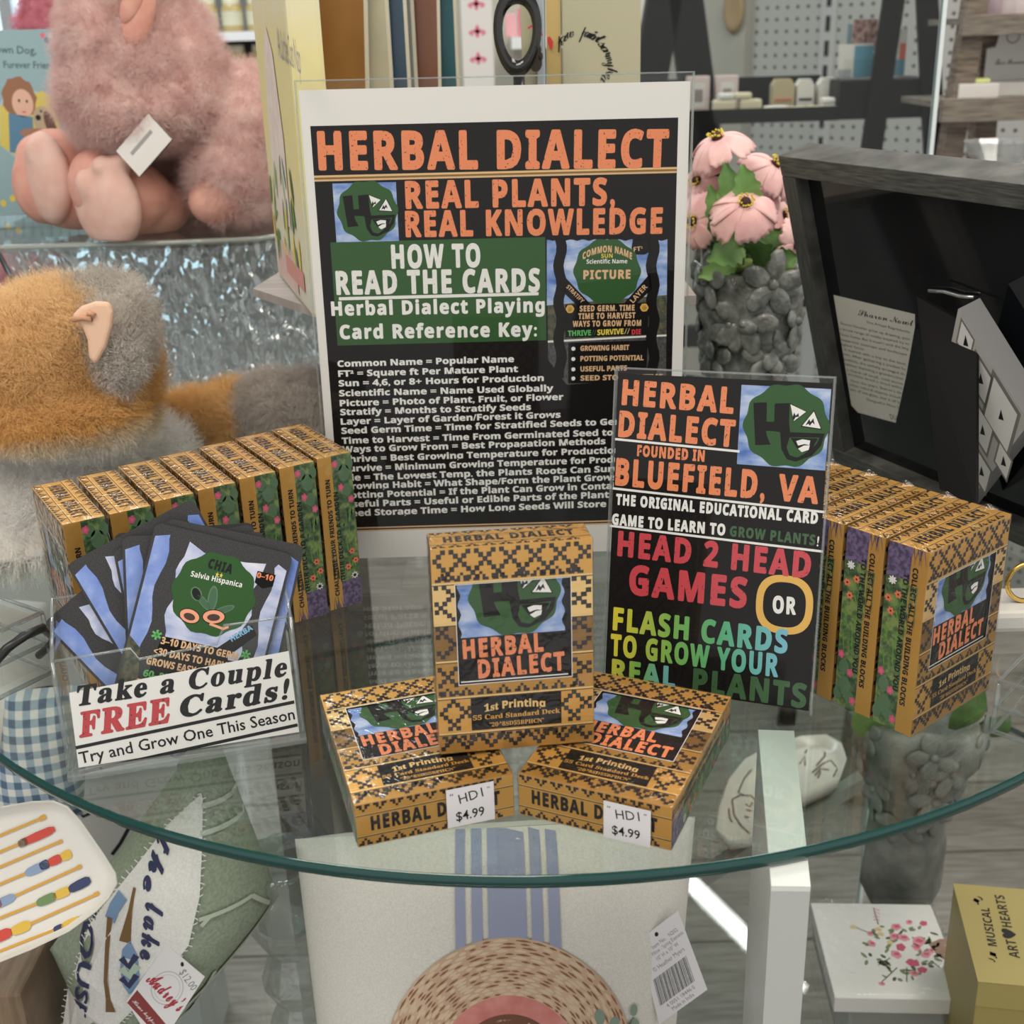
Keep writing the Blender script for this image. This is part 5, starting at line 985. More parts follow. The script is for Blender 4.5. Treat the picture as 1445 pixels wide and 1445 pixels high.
# ================================================================ dark shadow box seen from the back
KF = Frame((.2394, .8419, .0006), -1.1482, -.2819); kw, kh = .262, .2324
kr = thing('shadow_box_frame', 'large dark wooden frame seen from behind, leaning at the right of the glass', 'picture frame', m=KF.m)
DW = noise_mat('dark_grey_wood', [(.35, (.042, .043, .040)), (.5, (.075, .076, .070)), (.65, (.12, .12, .11))], 55, .5, 5, (1, 1, 12)); DWV = noise_mat('dark_grey_wood_upright', [(.35, (.030, .031, .029)), (.5, (.055, .056, .052)), (.65, (.085, .085, .08))], 55, .5, 5, (12, 1, 1))
kd = .0253; rw = .0135
mb = MB(); mb.box(0, kw, 0, kd, kh-rw, kh, bev=.0006); mb.build('top_rail', DW, kr); mb = MB(); mb.box(0, kw, 0, kd, 0, rw, bev=.0006); mb.build('bottom_rail', DW, kr)
for x in (0, kw-rw): mb = MB(); mb.box(x, x+rw, 0, kd, rw+.0002, kh-rw-.0002, bev=.0006); mb.build('side_rail', DWV, kr)
mb = MB(); mb.box(rw, kw-rw, .010, .013, rw, kh-rw); mb.build('backing_board', mat('gloss_backing', (.007, .008, .010), .06, spec=.6), kr)
A = Art(); LK = KF.loc; A.poly([LK(x, y) for x, y in ((1160, 424), (1274, 452), (1274, 470), (1262, 540), (1248, 605), (1195, 590), (1186, 580))], mat('label_grey', (.60, .585, .54), .5), 1)
c3 = lambda x, y: (1090+x/3.704, 330+y/3.704)
def TK(t, a, b, h, lay=2, **k): T(t, c3(*a), c3(*b), h/3.704, INK, lay, frame=KF, **k)
TK(script('Sharon Nowl'), (385, 438), (675, 498), 34); TK('Fine Artisan Reproductio', (433, 490), (655, 545), 14)
for k, (tx, xa, xb, ya, yb) in enumerate((('Sharon Nowlan grew up drawing, pain', 295, 655, 495, 582), ('a broad range of media inspired by m', 292, 650, 523, 607), ('Nova Scotia. But it wasn’t until she beg', 296, 648, 553, 632), ('expansive seascape and landscape', 300, 640, 580, 662), ('lighter focus.', 303, 420, 605, 632), ('It started with a trip to the beac', 318, 635, 632, 712), ('son. After gathering a pocket fu', 312, 632, 655, 738), ('pebbles, she artfully arranged th', 316, 628, 682, 765), ('tableau depicting a grandmother', 320, 625, 707, 790), ('a clutch of small, cold stone', 330, 620, 738, 815), ('emotions struck a chord within', 336, 618, 760, 838), ('Over the years, Sharon’s de', 352, 612, 795, 862), ('other natural objects includ', 345, 608, 815, 888), ('bits of sea glass...but it all b', 348, 605, 840, 912), ('Designed in Nova S', 435, 600, 895, 938), ('DU', 556, 590, 985, 992))): TK(tx, (xa, ya), (xb, yb), 13 if tx != 'DU' else 24)
A.build('printed_label', kr, y=.0098)
a = [KF.loc(p[0], p[1], .0085-p[2]) for p in ((1293, 418, .012), (1378, 466, .016), (1377, 716, .085), (1326, 690, .085))]
mb = MB(); zt_ = a[0][1]; 
def st_(p, k): return (p[0], .0085-k, p[1])
top_k, bot_k = .012, .085
mb.add([st_(a[0], top_k), st_(a[1], top_k+.004), st_(a[2], bot_k), st_(a[3], bot_k), st_(a[0], top_k-.002), st_(a[1], top_k+.002), st_(a[2], bot_k-.002), st_(a[3], bot_k-.002)], [(0, 1, 2, 3), (4, 7, 6, 5), (0, 4, 5, 1), (1, 5, 6, 2), (2, 6, 7, 3), (3, 7, 4, 0)]); mb.build('easel_strut', mat('strut_black', (.006, .006, .006), .5, spec=.2), kr)
mb = MB(); a = [KF.loc(*p) for p in ((1297, 416), (1320, 420), (1340, 424), (1360, 428))]; mb.tube([(u_, .0075, v_+(.0006 if i % 2 else -.0004)) for i, (u_, v_) in enumerate(a)], .0011, 6); mb.build('hinge_clip', mat('clip_metal', (.55, .55, .56), .25, .8), kr)
# white boxed print with diamond pictures, standing on a corner against the frame
gfo = KF.m @ Vector((.15, -.0165, .02)); gf = Frame(tuple(gfo), -1.1482, -.2819)
gl = thing('diamond_photo_box', 'pale grey box with diamond shaped pictures, on its corner beside the dark frame', 'box', m=gf.m)
q = [gf.loc(*p) for p in ((1352, 436), (1452, 598), (1352, 728))]
W1 = [q[0], q[1], q[2], gf.loc(1318, 600)]
zmin = min(p[1] for p in W1); mb = MB(); mb.prism(W1, 0, .016); mb.build('box_body', mat('pale_box_side', (.30, .30, .30), .5), gl)
A = Art(); A.poly([(p[0]*.995+.0002, p[1]) for p in W1], mat('box_grey', (.52, .52, .50), .5), 1)
ctr = Vector((sum(p[0] for p in W1)/4, sum(p[1] for p in W1)/4)); e1 = Vector(W1[1])-Vector(W1[0]); e2 = Vector(W1[3])-Vector(W1[0])
for (s_, t_, k) in ((.40, .20, .13), (.70, .22, .20), (.15, .12, .10), (.20, .40, .11), (.55, .50, .13), (.85, .48, .10), (.35, .70, .12), (.65, .78, .12), (.10, .75, .08)):
    p = Vector(W1[0])+e1*s_+e2*t_; D = lambda r: [p+e1*r*x+e2*r*y for x, y in ((-1, -1), (1, -1), (1, 1), (-1, 1))]
    A.poly([v[:] for v in D(k)], mat('mount_dark', (.22, .20, .19), .5), 2); A.poly([v[:] for v in D(k*.82)], PAPER, 3); A.poly([(p[0]-.002, p[1]-.003), (p[0]+.002, p[1]-.003), (p[0]+.0008, p[1]+.004)], INK, 4)
A.build('printed_face', gl)

def relief(mb, R, z, a_, r_, rnd, n=5):
    """a carved five-petal flower lying on a round wall of radius R"""
    M = Matrix.Rotation(a_, 4, 'Z') @ Matrix.Translation((R, 0, z)) @ Matrix.Rotation(PI/2, 4, 'Y')
    a0 = rnd.uniform(0, 6)
    for k in range(n): t_ = a0+2*PI*k/n; mb.ell((r_*.62*math.cos(t_), r_*.62*math.sin(t_), 0), (r_*.56, r_*.36, r_*.13), 0, (0, 0, t_), 10, M)
    mb.ell((0, 0, .001), (r_*.20, r_*.20, r_*.2), 0, (0, 0, 0), 8, M)
# ================================================================ flower arrangement
va = Vector((.193, .945, .0005)); vt = thing('flower_vase', 'grey relief vase of pink daisies standing between the poster and dark frame', 'vase', tuple(va))
PEWT = noise_mat('smoked_glass_relief', [(.35, (.09, .10, .09)), (.5, (.175, .185, .17)), (.65, (.30, .31, .29))], 70, .22, 4, bump=.8, bdist=.004)
rv = random.Random(2); hv = .128
mb = MB(); mb.lathe([(0, 0), (.030, 0), (.033, .004), (.030, .03), (.032, .06), (.038, .09), (.042, .112), (.040, hv), (.034, hv), (.032, .11), (0, .10)], 48, fn=lambda a_, z: 1+.05*math.sin(5*a_+z*40)+.03*math.sin(11*a_-z*90)); mb.build('vase_body', PEWT, vt)
mb = MB()
for k in range(20): z = .062+.056*(k % 3)/2+rv.uniform(-.005, .005); relief(mb, .0310+.0125*max(0, (z-.04)/.09), z, 2*PI*(k//3)/7+.45*(k % 2)+rv.uniform(-.12, .12), rv.uniform(.017, .023), rv)
mb.build('relief_flowers', PEWT, vt)
PET = noise_mat('petal_pink', [(.3, (.78, .42, .42)), (.6, (.86, .56, .54))], 60, .6, 2, (1, 1, 1), spec=.2); STEMG = mat('stem_green', (.14, .24, .06), .6); LEAFM = noise_mat('leaf_green', [(.35, (.06, .14, .04)), (.65, (.15, .30, .08))], 40, .5, 3); LEAFL = noise_mat('leaf_light', [(.35, (.16, .32, .09)), (.65, (.26, .44, .14))], 40, .5, 3)
DISC = mat('disc_brown', (.055, .015, .012), .8); POL = mat('pollen_yellow', (.75, .58, .06), .6)
vroot = Vector(va)+Vector((0, 0, hv-.02))
def blossom(px, py, y, R, aim, n=8, seed=0, droop=.35, label=''):
    c_ = at_y(px, py, y); r = random.Random(seed); Z = Vector(aim).normalized(); M = Matrix.Translation(c_) @ Z.to_track_quat('Z', 'Y').to_matrix().to_4x4(); Vi = Matrix.Translation(-Vector(va)); M = Vi @ M
    hd = MB().lathe([(0, .004), (R*.13, .0035), (R*.17, .0005), (R*.10, -.003), (0, -.004)], 14, M=M).build('flower_disc', DISC, vt)
    mb = MB()
    for k in range(22): a_ = 2*PI*k/22+r.uniform(-.1, .1); rr_ = R*r.uniform(.17, .25); mb.ell((rr_*math.cos(a_), rr_*math.sin(a_), .003+r.uniform(0, .002)), (R*.035,)*3, 0, n=6, M=M)
    mb.build('stamens', POL, hd)
    for k in range(n):
        a_ = 2*PI*k/n+r.uniform(-.12, .12); wd = R*r.uniform(.34, .42); ln = R*r.uniform(.92, 1.05); dr = droop*r.uniform(.7, 1.4); ph = r.uniform(0, 6)
        def fn(u, v):
            t_ = v; x = .16*R+t_*ln*.84; w = wd*(.35+.65*math.sin(min(1, t_*1.25)*PI/2))*(1 if t_ < .9 else (1-.35*((t_-.9)/.1)**2)); s_ = (u-.5)*2
            z = -dr*x*(t_**1.5)*.8+.10*R*(1-s_*s_)*t_*.6+.03*R*math.sin(3*s_+ph)*t_; tip = .05*R*math.cos(5*s_*PI/2+ph)*(t_ > .93)
            return ((x+tip)*math.cos(a_)-s_*w*math.sin(a_), (x+tip)*math.sin(a_)+s_*w*math.cos(a_), z)
        mb = MB(); mb.grid(fn, 8, 10, M=M); o = mb.build('petal', PET, vt); sd = o.modifiers.new('s', 'SOLIDIFY'); sd.thickness = .0006
    b0 = M @ Vector((0, 0, -.003)); b1 = M @ Vector((0, 0, -.03)); e_ = Vector((r.uniform(-.015, .015), r.uniform(-.015, .015), hv-.03)); mid = (b1+e_)/2+Vector((0, .006, .008))
    MB().tube([b0, b1, mid, e_], .0016, 6).build('stem', STEMG, vt)
blossom(1052, 287, .875, .0245, (-.05, -.66, .75), 8, 1, .75)
blossom(1012, 195, .92, .0245, (-.35, -.25, .90), 8, 2, .75)
blossom(1094, 232, .95, .024, (.55, -.35, .75), 8, 3, .8)
blossom(984, 255, .94, .022, (-.8, -.45, .40), 7, 4, .5); blossom(978, 312, .92, .022, (-.75, -.6, .1), 7, 5, .5)
blossom(1108, 305, .96, .026, (.75, -.50, .35), 8, 6, .5); blossom(1122, 345, .93, .022, (.85, -.5, -.1), 7, 7, .5)
def leaf(px0, py0, px1, py1, y0, y1, w, m, seed=0):
    a, b = at_y(px0, py0, y0)-va, at_y(px1, py1, y1)-va; d_ = b-a; ln = d_.length; d_.normalize(); sd_ = d_.cross(Vector((0, -1, .2))).normalized(); nn = sd_.cross(d_)
    def fn(u, v): s_ = (u-.5)*2; ww = w*math.sin(PI*min(.97, v*.9+.1))**.7*(1+.10*(1 if int(v*9) % 2 else -1)*abs(s_)); return a+d_*(ln*v)+sd_*(s_*ww)+nn*(.25*w*s_*s_+.12*ln*math.sin(PI*v))
    mb = MB(); mb.grid(fn, 6, 18); mb.build('leaf', m, vt)
leaf(1050, 350, 1018, 245, .93, .92, .014, LEAFM); leaf(1056, 300, 1046, 232, .89, .885, .010, LEAFL); leaf(1035, 330, 1022, 228, .90, .90, .010, LEAFM); leaf(1020, 335, 1000, 262, .90, .895, .009, LEAFM); leaf(1050, 360, 998, 320, .92, .90, .010, LEAFM)
leaf(1045, 345, 997, 368, .91, .885, .012, LEAFL); leaf(1075, 365, 1103, 325, .92, .93, .012, LEAFM); leaf(1055, 368, 1000, 350, .94, .95, .010, LEAFM); leaf(1080, 370, 1128, 362, .92, .91, .009, LEAFM); leaf(1060, 362, 1090, 345, .92, .90, .012, LEAFM); leaf(1040, 370, 985, 390, .92, .92, .008, LEAFL)
mb = MB()
for k in range(26): a_ = rv.uniform(0, 2*PI); r_ = rv.uniform(.005, .036); mb.ell((r_*math.cos(a_), r_*math.sin(a_), hv+rv.uniform(-.003, .004)), (.007, .007, .005), 0, (0, 0, a_), 8)
mb.build('moss', noise_mat('moss', [(.4, (.10, .17, .04)), (.6, (.26, .34, .10))], 120, .8), vt)
# ================================================================ the lower glass tier and its goods
LZ = -.40
lt = thing('lower_glass_tier', 'wide clear glass tier below the table, carrying the pillows and boxes', 'glass shelf', (TC[0], TC[1], LZ)); R2 = .62
mb = MB(); ring = [(R2*math.cos(2*PI*k/96), R2*math.sin(2*PI*k/96)) for k in range(96)]
mb.add([(x, y, 0) for x, y in ring], [tuple(range(96))]); mb.add([(x, y, -.007) for x, y in ring], [tuple(range(96))[::-1]]); mb.build('glass_sheet', clear('tier_glass', (.90, .935, .92), .05, .95), lt)
mb = MB(); mb.lathe([(R2, 0), (R2+.001, -.0035), (R2, -.007)], 96); mb.build('polished_edge', GEDGE, lt)
# frosted upright plate that carries the round table
sn = [Vector((.0955, .380)), Vector((.1105, .379)), Vector((.1295, .490)), Vector((.113, .492))]
sp = thing('frosted_support_plate', 'white frosted upright plate under the right half of the round table', 'support plate', (0, 0, 0))
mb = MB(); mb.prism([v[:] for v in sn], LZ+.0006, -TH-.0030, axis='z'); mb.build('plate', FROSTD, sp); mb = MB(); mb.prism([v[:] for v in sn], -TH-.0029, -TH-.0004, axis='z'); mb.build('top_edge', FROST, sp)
def plate(name, pts, lab, z0, z1, m): mb = MB(); mb.prism(pts, z0, z1, axis='z'); return tag(mb.build(name, m), lab, 'support plate')
plate('frosted_support_plate', [(-.205, .86), (-.190, .852), (-.13, .99), (-.145, 1.0)], 'translucent upright plate under the table behind the left row of boxes', LZ+.0006, -TH-.0004, clear('smoked_plate', (.45, .44, .42), .06, .9, .05, haze=.25, hazecol=(.25, .23, .21)))
plate('frosted_support_plate', [(.06, .98), (.10, .97), (.106, .985), (.066, .995)], 'slim pale plate under the back of the round table', LZ+.0006, -TH-.0004, FROSTD)
mb = MB(); a, b = at_z(960, 1312, LZ-.06), at_z(1080, 1236, LZ-.06); d = (b-a).normalized(); nrm = Vector((-d.y, d.x, 0))*.006; a -= d*.3; b += d*.35
mb.prism([(a-nrm)[:2], (b-nrm)[:2], (b+nrm)[:2], (a+nrm)[:2]], LZ-.022, LZ-.0072, axis='z'); o = mb.build('tier_beam', mat('beam_grey', (.33, .325, .31), .4)); tag(o, 'grey beam running diagonally under the lower glass tier', 'beam')
# ---------------------------------------------------------------- cushions
class Quad:
    """soft cushion over four corners of a frame; corners top-left, top-right, bottom-right, bottom-left"""
    def __init__(s, fr, px, bulge, pw=2.4): s.fr = fr; s.c = [np.array(fr.loc(*p)) for p in px]; s.b = bulge; s.pw = pw
    def at(s, u, v):
        a, b, c, d = s.c; return (a*(1-u)+b*u)*(1-v)+(d*(1-u)+c*u)*v
    def h(s, u, v):
        u = min(max(u, 0), 1); v = min(max(v, 0), 1); return s.b*(max(0, 1-abs(2*u-1)**s.pw)*max(0, 1-abs(2*v-1)**s.pw))**.5
    def uv(s, p):
        u = v = .5; p = np.array(p)
        for _ in range(12):
            a, b, c, d = s.c; r = s.at(u, v)-p; Ju = (b-a)*(1-v)+(c-d)*v; Jv = (d-a)*(1-u)+(c-b)*u; D = Ju[0]*Jv[1]-Ju[1]*Jv[0]
            u -= (r[0]*Jv[1]-r[1]*Jv[0])/D; v -= (Ju[0]*r[1]-Ju[1]*r[0])/D
        return u, v
    def y(s, p): return -s.h(*s.uv(p))
    def cushion(s, name, m, root, n=40, wr=.0012, seed=0):
        r = random.Random(seed); ph = [r.uniform(0, 6) for _ in range(4)]; mb = MB()
        for sg in (-1, 1):
            def fn(u, v):
                e = 0; q = s.at(u, min(max(v-e, 0), 1)); w = wr*(math.sin(9*u+6*v+ph[0])+math.sin(13*v-5*u+ph[1]))*(1-abs(2*u-1)) if sg > 0 else 0
                return (q[0], sg*s.h(u, v)+w, q[1])
            mb.grid(fn, n, n)
        return mb.build(name, m, root)
    def decal(s, A, name, root, lift=.0006):
        mb = MB()
        for vs, fs, m, L in A.it:
            L, nb = L if isinstance(L, tuple) else (L, 1 << 30)
            mb.add([(u, s.y((u, v))-lift-(L+.11*(i//nb))*4e-5, v) for i, (u, v) in enumerate(vs)], fs, m)
        return mb.build(name, A.mats, root, fix=False)
def strip(A, P, Q, m, L, n=4):
    vs = []; fs = []
    for p, q in zip(P, Q):
        for k in range(n+1): vs.append((p[0]+(q[0]-p[0])*k/n, p[1]+(q[1]-p[1])*k/n))
    for i in range(len(P)-1):
        for k in range(n): fs.append((i*(n+1)+k, i*(n+1)+k+1, (i+1)*(n+1)+k+1, (i+1)*(n+1)+k))
    A.it.append((vs, fs, A.mi(m), L))
def annulus(A, c, r0, r1, m, L, nr=6, n=48, asp=1.0, a0=0, a1=2*PI):
    P = []; Q = []
    for k in range(n+1): a = a0+(a1-a0)*k/n; P.append((c[0]+r0*math.cos(a), c[1]+r0*asp*math.sin(a))); Q.append((c[0]+r1*math.cos(a), c[1]+r1*asp*math.sin(a)))
    strip(A, P, Q, m, L, nr)
CANVAS = noise_mat('cream_canvas', [(.35, (.70, .67, .61)), (.65, (.80, .775, .72))], 900, .85, 2, bump=.15, bdist=.0004, spec=.1)
hf = Frame((-.011, .60, LZ+.004), .02, .17)
hp = thing('hat_cushion', 'cream cushion printed with a straw hat and blue stripes, below the table front', 'cushion', m=hf.m)
Q = Quad(hf, [(416, 1184), (981, 1152), (940, 1600), (468, 1620)], .046, 3.2); LH = hf.loc
Q.cushion('cushion_cover', CANVAS, hp, 90, .0008, 3); A = Art()
STR = mat('stripe_blue', (.33, .36, .50), .8, spec=.1)
for xa, xb in ((643, 656), (665, 679), (687, 738), (745, 760), (768, 783)):
    rows_ = [1168+k*6 for k in range(30)]; strip(A, [LH(xa+k*.11, y+(650-xa)*.03) for k, y in enumerate(rows_)], [LH(xb+k*.11, y+(650-xa)*.03) for k, y in enumerate(rows_)], STR, 1, 2)
hc = LH(716, 1441); rs_ = abs(LH(881, 1441)[0]-hc[0]); rt_ = LH(716, 1270)[1]-hc[1]; asp = rt_/rs_
STRAW = noise_mat('straw', [(.35, (.56, .37, .25)), (.65, (.68, .49, .35))], 25, .8, 2, spec=.1); STRD = mat('straw_brown', (.30, .15, .09), .8, spec=.1); STRL = mat('straw_light', (.72, .56, .40), .8, spec=.1); BANDM = noise_mat('hat_band', [(.35, (.55, .16, .14)), (.65, (.74, .32, .29))], 40, .8, 3, spec=.1); CROWN = noise_mat('straw_crown', [(.35, (.40, .22, .14)), (.65, (.62, .43, .31))], 60, .8, 4, spec=.1)  # printed straw: brown and pale weave dashes over tan
rb0, rb1 = rs_*.43, rs_*.575
annulus(A, hc, rb1*.98, rs_, STRAW, 2, 10, 72, asp); annulus(A, hc, rb0, rb1, BANDM, 3, 4, 60, asp); annulus(A, hc, .0005, rb0*1.01, CROWN, 2, 6, 48, asp); annulus(A, hc, rb0*.72, rb0*1.0, mat('crown_edge', (.20, .09, .06), .8, spec=.1), 3, 3, 30, asp, .25*PI, .78*PI)
rh = random.Random(8)
for ring_ in range(17):
    r_ = rb1+(rs_-rb1)*(ring_+.5)/17.3
    k = rh.uniform(0, .1)
    while k < 2*PI:
        ln = rh.uniform(.05, .13)*(1.6-.6*r_/rs_); m_ = STRD if rh.random() < .5 else STRL
        pts = [(hc[0]+(r_+.0006*math.sin(k*20))*math.cos(k+ln*t_), hc[1]+r_*asp*math.sin(k+ln*t_)) for t_ in (0, .5, 1)]; A.stroke(pts, [.0004, .0014, .0005] if m_ is STRD else [.0008, .0022, .0009], m_, 4); k += ln+rh.uniform(.01, .07)
for ring_ in range(7):
    r_ = rb0*(ring_+.8)/7.6
    for k in range(6+ring_*3): a_ = rh.uniform(0, 2*PI); A.stroke([(hc[0]+r_*math.cos(a_+t_), hc[1]+r_*asp*math.sin(a_+t_)) for t_ in (0, .08, .16)], .0013, STRD if k % 2 else STRL, 5)
def EH(x, y, rx, ry, m, lay, rot=0, fn=None): a = LH(x, y); s_ = abs(LH(x+10, y)[0]-a[0])/10; A.ell(a[0], a[1], rx*s_, ry*s_, m, lay, 20, rot, fn)
ROSEP = mat('rose_pale', (.78, .55, .50), .8, spec=.1); ROSED = mat('rose_deep', (.66, .25, .22), .8, spec=.1); EUC = mat('eucalyptus', (.26, .34, .27), .8, spec=.1); EUCD = mat('eucalyptus_dark', (.12, .17, .12), .8, spec=.1)
EH(577, 1422, 22, 26, ROSEP, 6, 0, scal(5, .1)); EH(577, 1424, 12, 15, mat('rose_mid', (.74, .38, .34), .8), 7, 0, scal(4, .15)); EH(573, 1428, 7, 9, ROSED, 8, .4); EH(605, 1430, 7, 10, EUCD, 7, .2); EH(615, 1418, 6, 7, EUC, 7); EH(604, 1404, 6, 6, EUC, 7); EH(598, 1442, 14, 8, EUC, 6)
for x, y, a_, b_, m_, r_ in ((837, 1376, 7, 12, EUC, .2), (857, 1386, 7, 9, EUC, -.2), (851, 1406, 9, 12, EUC, 0), (884, 1374, 5, 9, EUC, 0), (886, 1393, 5, 9, EUC, .3), (872, 1408, 9, 19, EUCD, -.3), (822, 1412, 10, 12, EUC, .1), (884, 1432, 10, 13, EUC, -.4), (868, 1425, 8, 10, EUC, .5)): EH(x, y, a_, b_, m_, 6, r_)
EH(832, 1440, 22, 20, mat('bloom_white', (.78, .76, .72), .8), 7, 0, scal(5, .12)); A.stroke([LH(*p) for p in ((856, 1420), (872, 1398), (884, 1384))], .0009, EUCD, 6)
Q.decal(A, 'printed_motif', hp, .0013)
A = Art(); tg = [LH(*p) for p in ((891, 1288), (945, 1247), (985, 1354), (920, 1401))]; A.poly(tg, STICK, 1)
E1, E2 = np.array(tg[1])-np.array(tg[0]), np.array(tg[3])-np.array(tg[0])
TG = lambda u, v: tuple(np.array(tg[0])+E1*u+E2*v+(np.array(tg[2])-np.array(tg[0])-E1-E2)*u*v); GREYT = mat('tag_text', (.22, .22, .24), .5)
lh_ = np.linalg.norm(E2)
for v, u0, u1, tx, hh in ((.17, .25, .85, 'Item No.   N202', .045), (.24, .06, .94, 'Mini Pillow - Spring Elements', .045), (.32, .28, .78, '10" H x 10" W', .045), (.41, .15, .85, '© Heather Myers', .05), (.87, .22, .80, '4 0051 18446 0', .045), (.94, .30, .74, 'Made in India', .045)): A.text(tx, TG(u0, v), TG(u1, v), hh*lh_, GREYT, 2)
u = .10
for k in range(34):
    w_ = (.006, .012, .018, .008)[k*7 % 4]; A.poly([TG(u, .50), TG(u+w_, .50), TG(u+w_, .82), TG(u, .82)], INK, 2); u += w_+(.010, .016, .008)[k*5 % 3]
    if u > .88: break
q = TG(.42, .07); A.ell(q[0], q[1], .0012, .0016, INK, 2, 10)
yb_ = Q.y(LH(930, 1330)); mb = MB(); mb.prism(tg, yb_-.0055, yb_-.0050); A.place(mb, (0, yb_-.0056, 0), (1, 0, 0), (0, 0, 1), 1); mb.build('hang_tag', [STICK]+A.mats, hp, fix=False)
# lake house cushion
GRN = noise_mat('sage_cloth', [(.35, (.255, .30, .225)), (.65, (.33, .38, .29))], 500, .85, 2, spec=.1); lk0 = at_y(240, 1300, .64)
lf = Frame(tuple(lk0), .30, .25); lkp = thing('lake_house_cushion', 'sage green cushion with white lake house panel, below the table at left', 'cushion', m=lf.m)
QL = Quad(lf, [(300, 1020), (394, 1264), (170, 1520), (70, 1340)], .050, 2.6); QL.cushion('cushion_cover', GRN, lkp, 90, .0012, 4); A = Art(); LF = lf.loc; c7b = lambda x, y: LF(x/3.44, 1060+y/3.44)
Lp = [(281, 1098), (235, 1140), (189, 1200), (150, 1250), (128, 1281), (110, 1340), (96, 1394), (88, 1450)]; Rp = [(283, 1104), (281, 1160), (277, 1222), (262, 1285), (225, 1335), (185, 1378), (160, 1412), (140, 1455)]
WCL = noise_mat('white_linen', [(.35, (.74, .73, .70)), (.65, (.84, .83, .80))], 700, .85, 2, spec=.1)
strip(A, [LF(*p) for p in Lp], [LF(*p) for p in Rp], WCL, 1, 5); rf_ = random.Random(6)
for P_ in (Lp, Rp):
    for i in range(len(P_)-1):
        for k in range(7):
            t_ = k/7; x, y = P_[i][0]+(P_[i+1][0]-P_[i][0])*t_, P_[i][1]+(P_[i+1][1]-P_[i][1])*t_; s_ = -1 if P_ is Lp else 1; A.stroke([LF(x, y), LF(x+s_*rf_.uniform(3, 6), y+rf_.uniform(-3, 3))], .0006, WCL, 1)
for pa_, pb2 in (((950, 660), (1205, 605)), ((1205, 605), (1300, 690)), ((770, 1235), (1310, 710)), ((960, 690), (1000, 650)), ((860, 1310), (1030, 940))):
    n_ = 8; A.stroke([c7b(pa_[0]+(pb2[0]-pa_[0])*k/n_, pa_[1]+(pb2[1]-pa_[1])*k/n_) for k in range(n_+1)], .0026, mat('stripe_pale', (.50, .54, .45), .8, spec=.1), 1)
for k, (x0_, y0_, x1_, y1_) in enumerate(((960, 290, 1180, 255), (970, 180, 1150, 150))): A.stroke([c7b(x0_+(x1_-x0_)*t_/5, y0_+(y1_-y0_)*t_/5) for t_ in range(6)], .0030, mat('stripe_pale2', (.52, .56, .47), .8, spec=.1), 1)
NB = mat('navy_thread', (.030, .035, .10), .7)
A.text(script('the'), c7b(805, 320), c7b(728, 545), abs(c7b(0, 0)[1]-c7b(0, 80)[1]), NB, 3, off=.03); A.text(script('lake'), c7b(757, 592), c7b(728, 835), abs(c7b(0, 0)[1]-c7b(0, 95)[1]), NB, 3, off=.03)
A.text('HOUSE', c7b(450, 610), c7b(392, 1215), abs(c7b(0, 0)[1]-c7b(0, 62)[1]), NB, 3, off=.02)
OAR = mat('thread_brown', (.20, .11, .04), .8)
A.stroke([c7b(*p) for p in ((540, 690), (530, 800), (522, 960), (535, 1050), (545, 1110))], [.003, .0026, .0022, .003, .006], OAR, 3); A.stroke([c7b(*p) for p in ((655, 545), (635, 640), (612, 770))], [.0016, .0024, .007], OAR, 3)
A.poly([c7b(*p) for p in ((590, 880), (600, 800), (635, 760), (670, 820), (680, 910), (665, 980), (630, 1005), (600, 960))], mat('thread_blue', (.20, .32, .50), .8), 3)
for y in (840, 930): A.stroke([c7b(*p) for p in ((595, y), (630, y+35), (665, y-20))], .004, NB, 4)
A.stroke([c7b(*p) for p in ((596, 885), (632, 915), (670, 865))], .005, mat('thread_mint', (.45, .58, .45), .8), 4); A.stroke([c7b(*p) for p in ((600, 590), (560, 650), (540, 700))], .006, mat('thread_blue2', (.20, .32, .50), .8), 2)
QL.decal(A, 'linen_panel', lkp, .0024)
A = Art(); tg = [c7b(*p) for p in ((800, 765), (975, 915), (760, 1250), (618, 1025))]; tg = [tg[0], tg[1], tg[2], tg[3]]; A.poly(tg, STICK, 1)
A.poly([c7b(*p) for p in ((668, 972), (820, 1155), (785, 1210), (622, 1030))], mat('tag_maroon', (.25, .035, .035), .5), 2); H7 = lambda k: abs(c7b(0, 0)[1]-c7b(0, k)[1])
q = c7b(805, 965); A.ring(q[0], q[1], H7(75), H7(85), .0007, mat('tag_ring', (.55, .52, .52), .5), 2); A.ring(q[0], q[1], H7(60), H7(68), .0004, mat('tag_ring2', (.6, .57, .57), .5), 2)
A.text(script('Audrey’s'), c7b(735, 905), c7b(880, 1050), H7(70), mat('tag_red', (.42, .03, .05), .5), 3, off=.03); A.text(script('Home happens here'), c7b(652, 1018), c7b(800, 1180), H7(18), STICK, 3); A.text('$12.00', c7b(872, 885), c7b(930, 970), H7(34), GREYT, 3)
q = c7b(873, 857); A.ell(q[0], q[1], .0010, .0016, INK, 3, 10)
yb_ = QL.y(c7b(790, 1000)); mb = MB(); mb.prism(tg, yb_-.0045, yb_-.0040); A.place(mb, (0, yb_-.0046, 0), (1, 0, 0), (0, 0, 1), 1); mb.build('hang_tag', [STICK]+A.mats, lkp, fix=False)
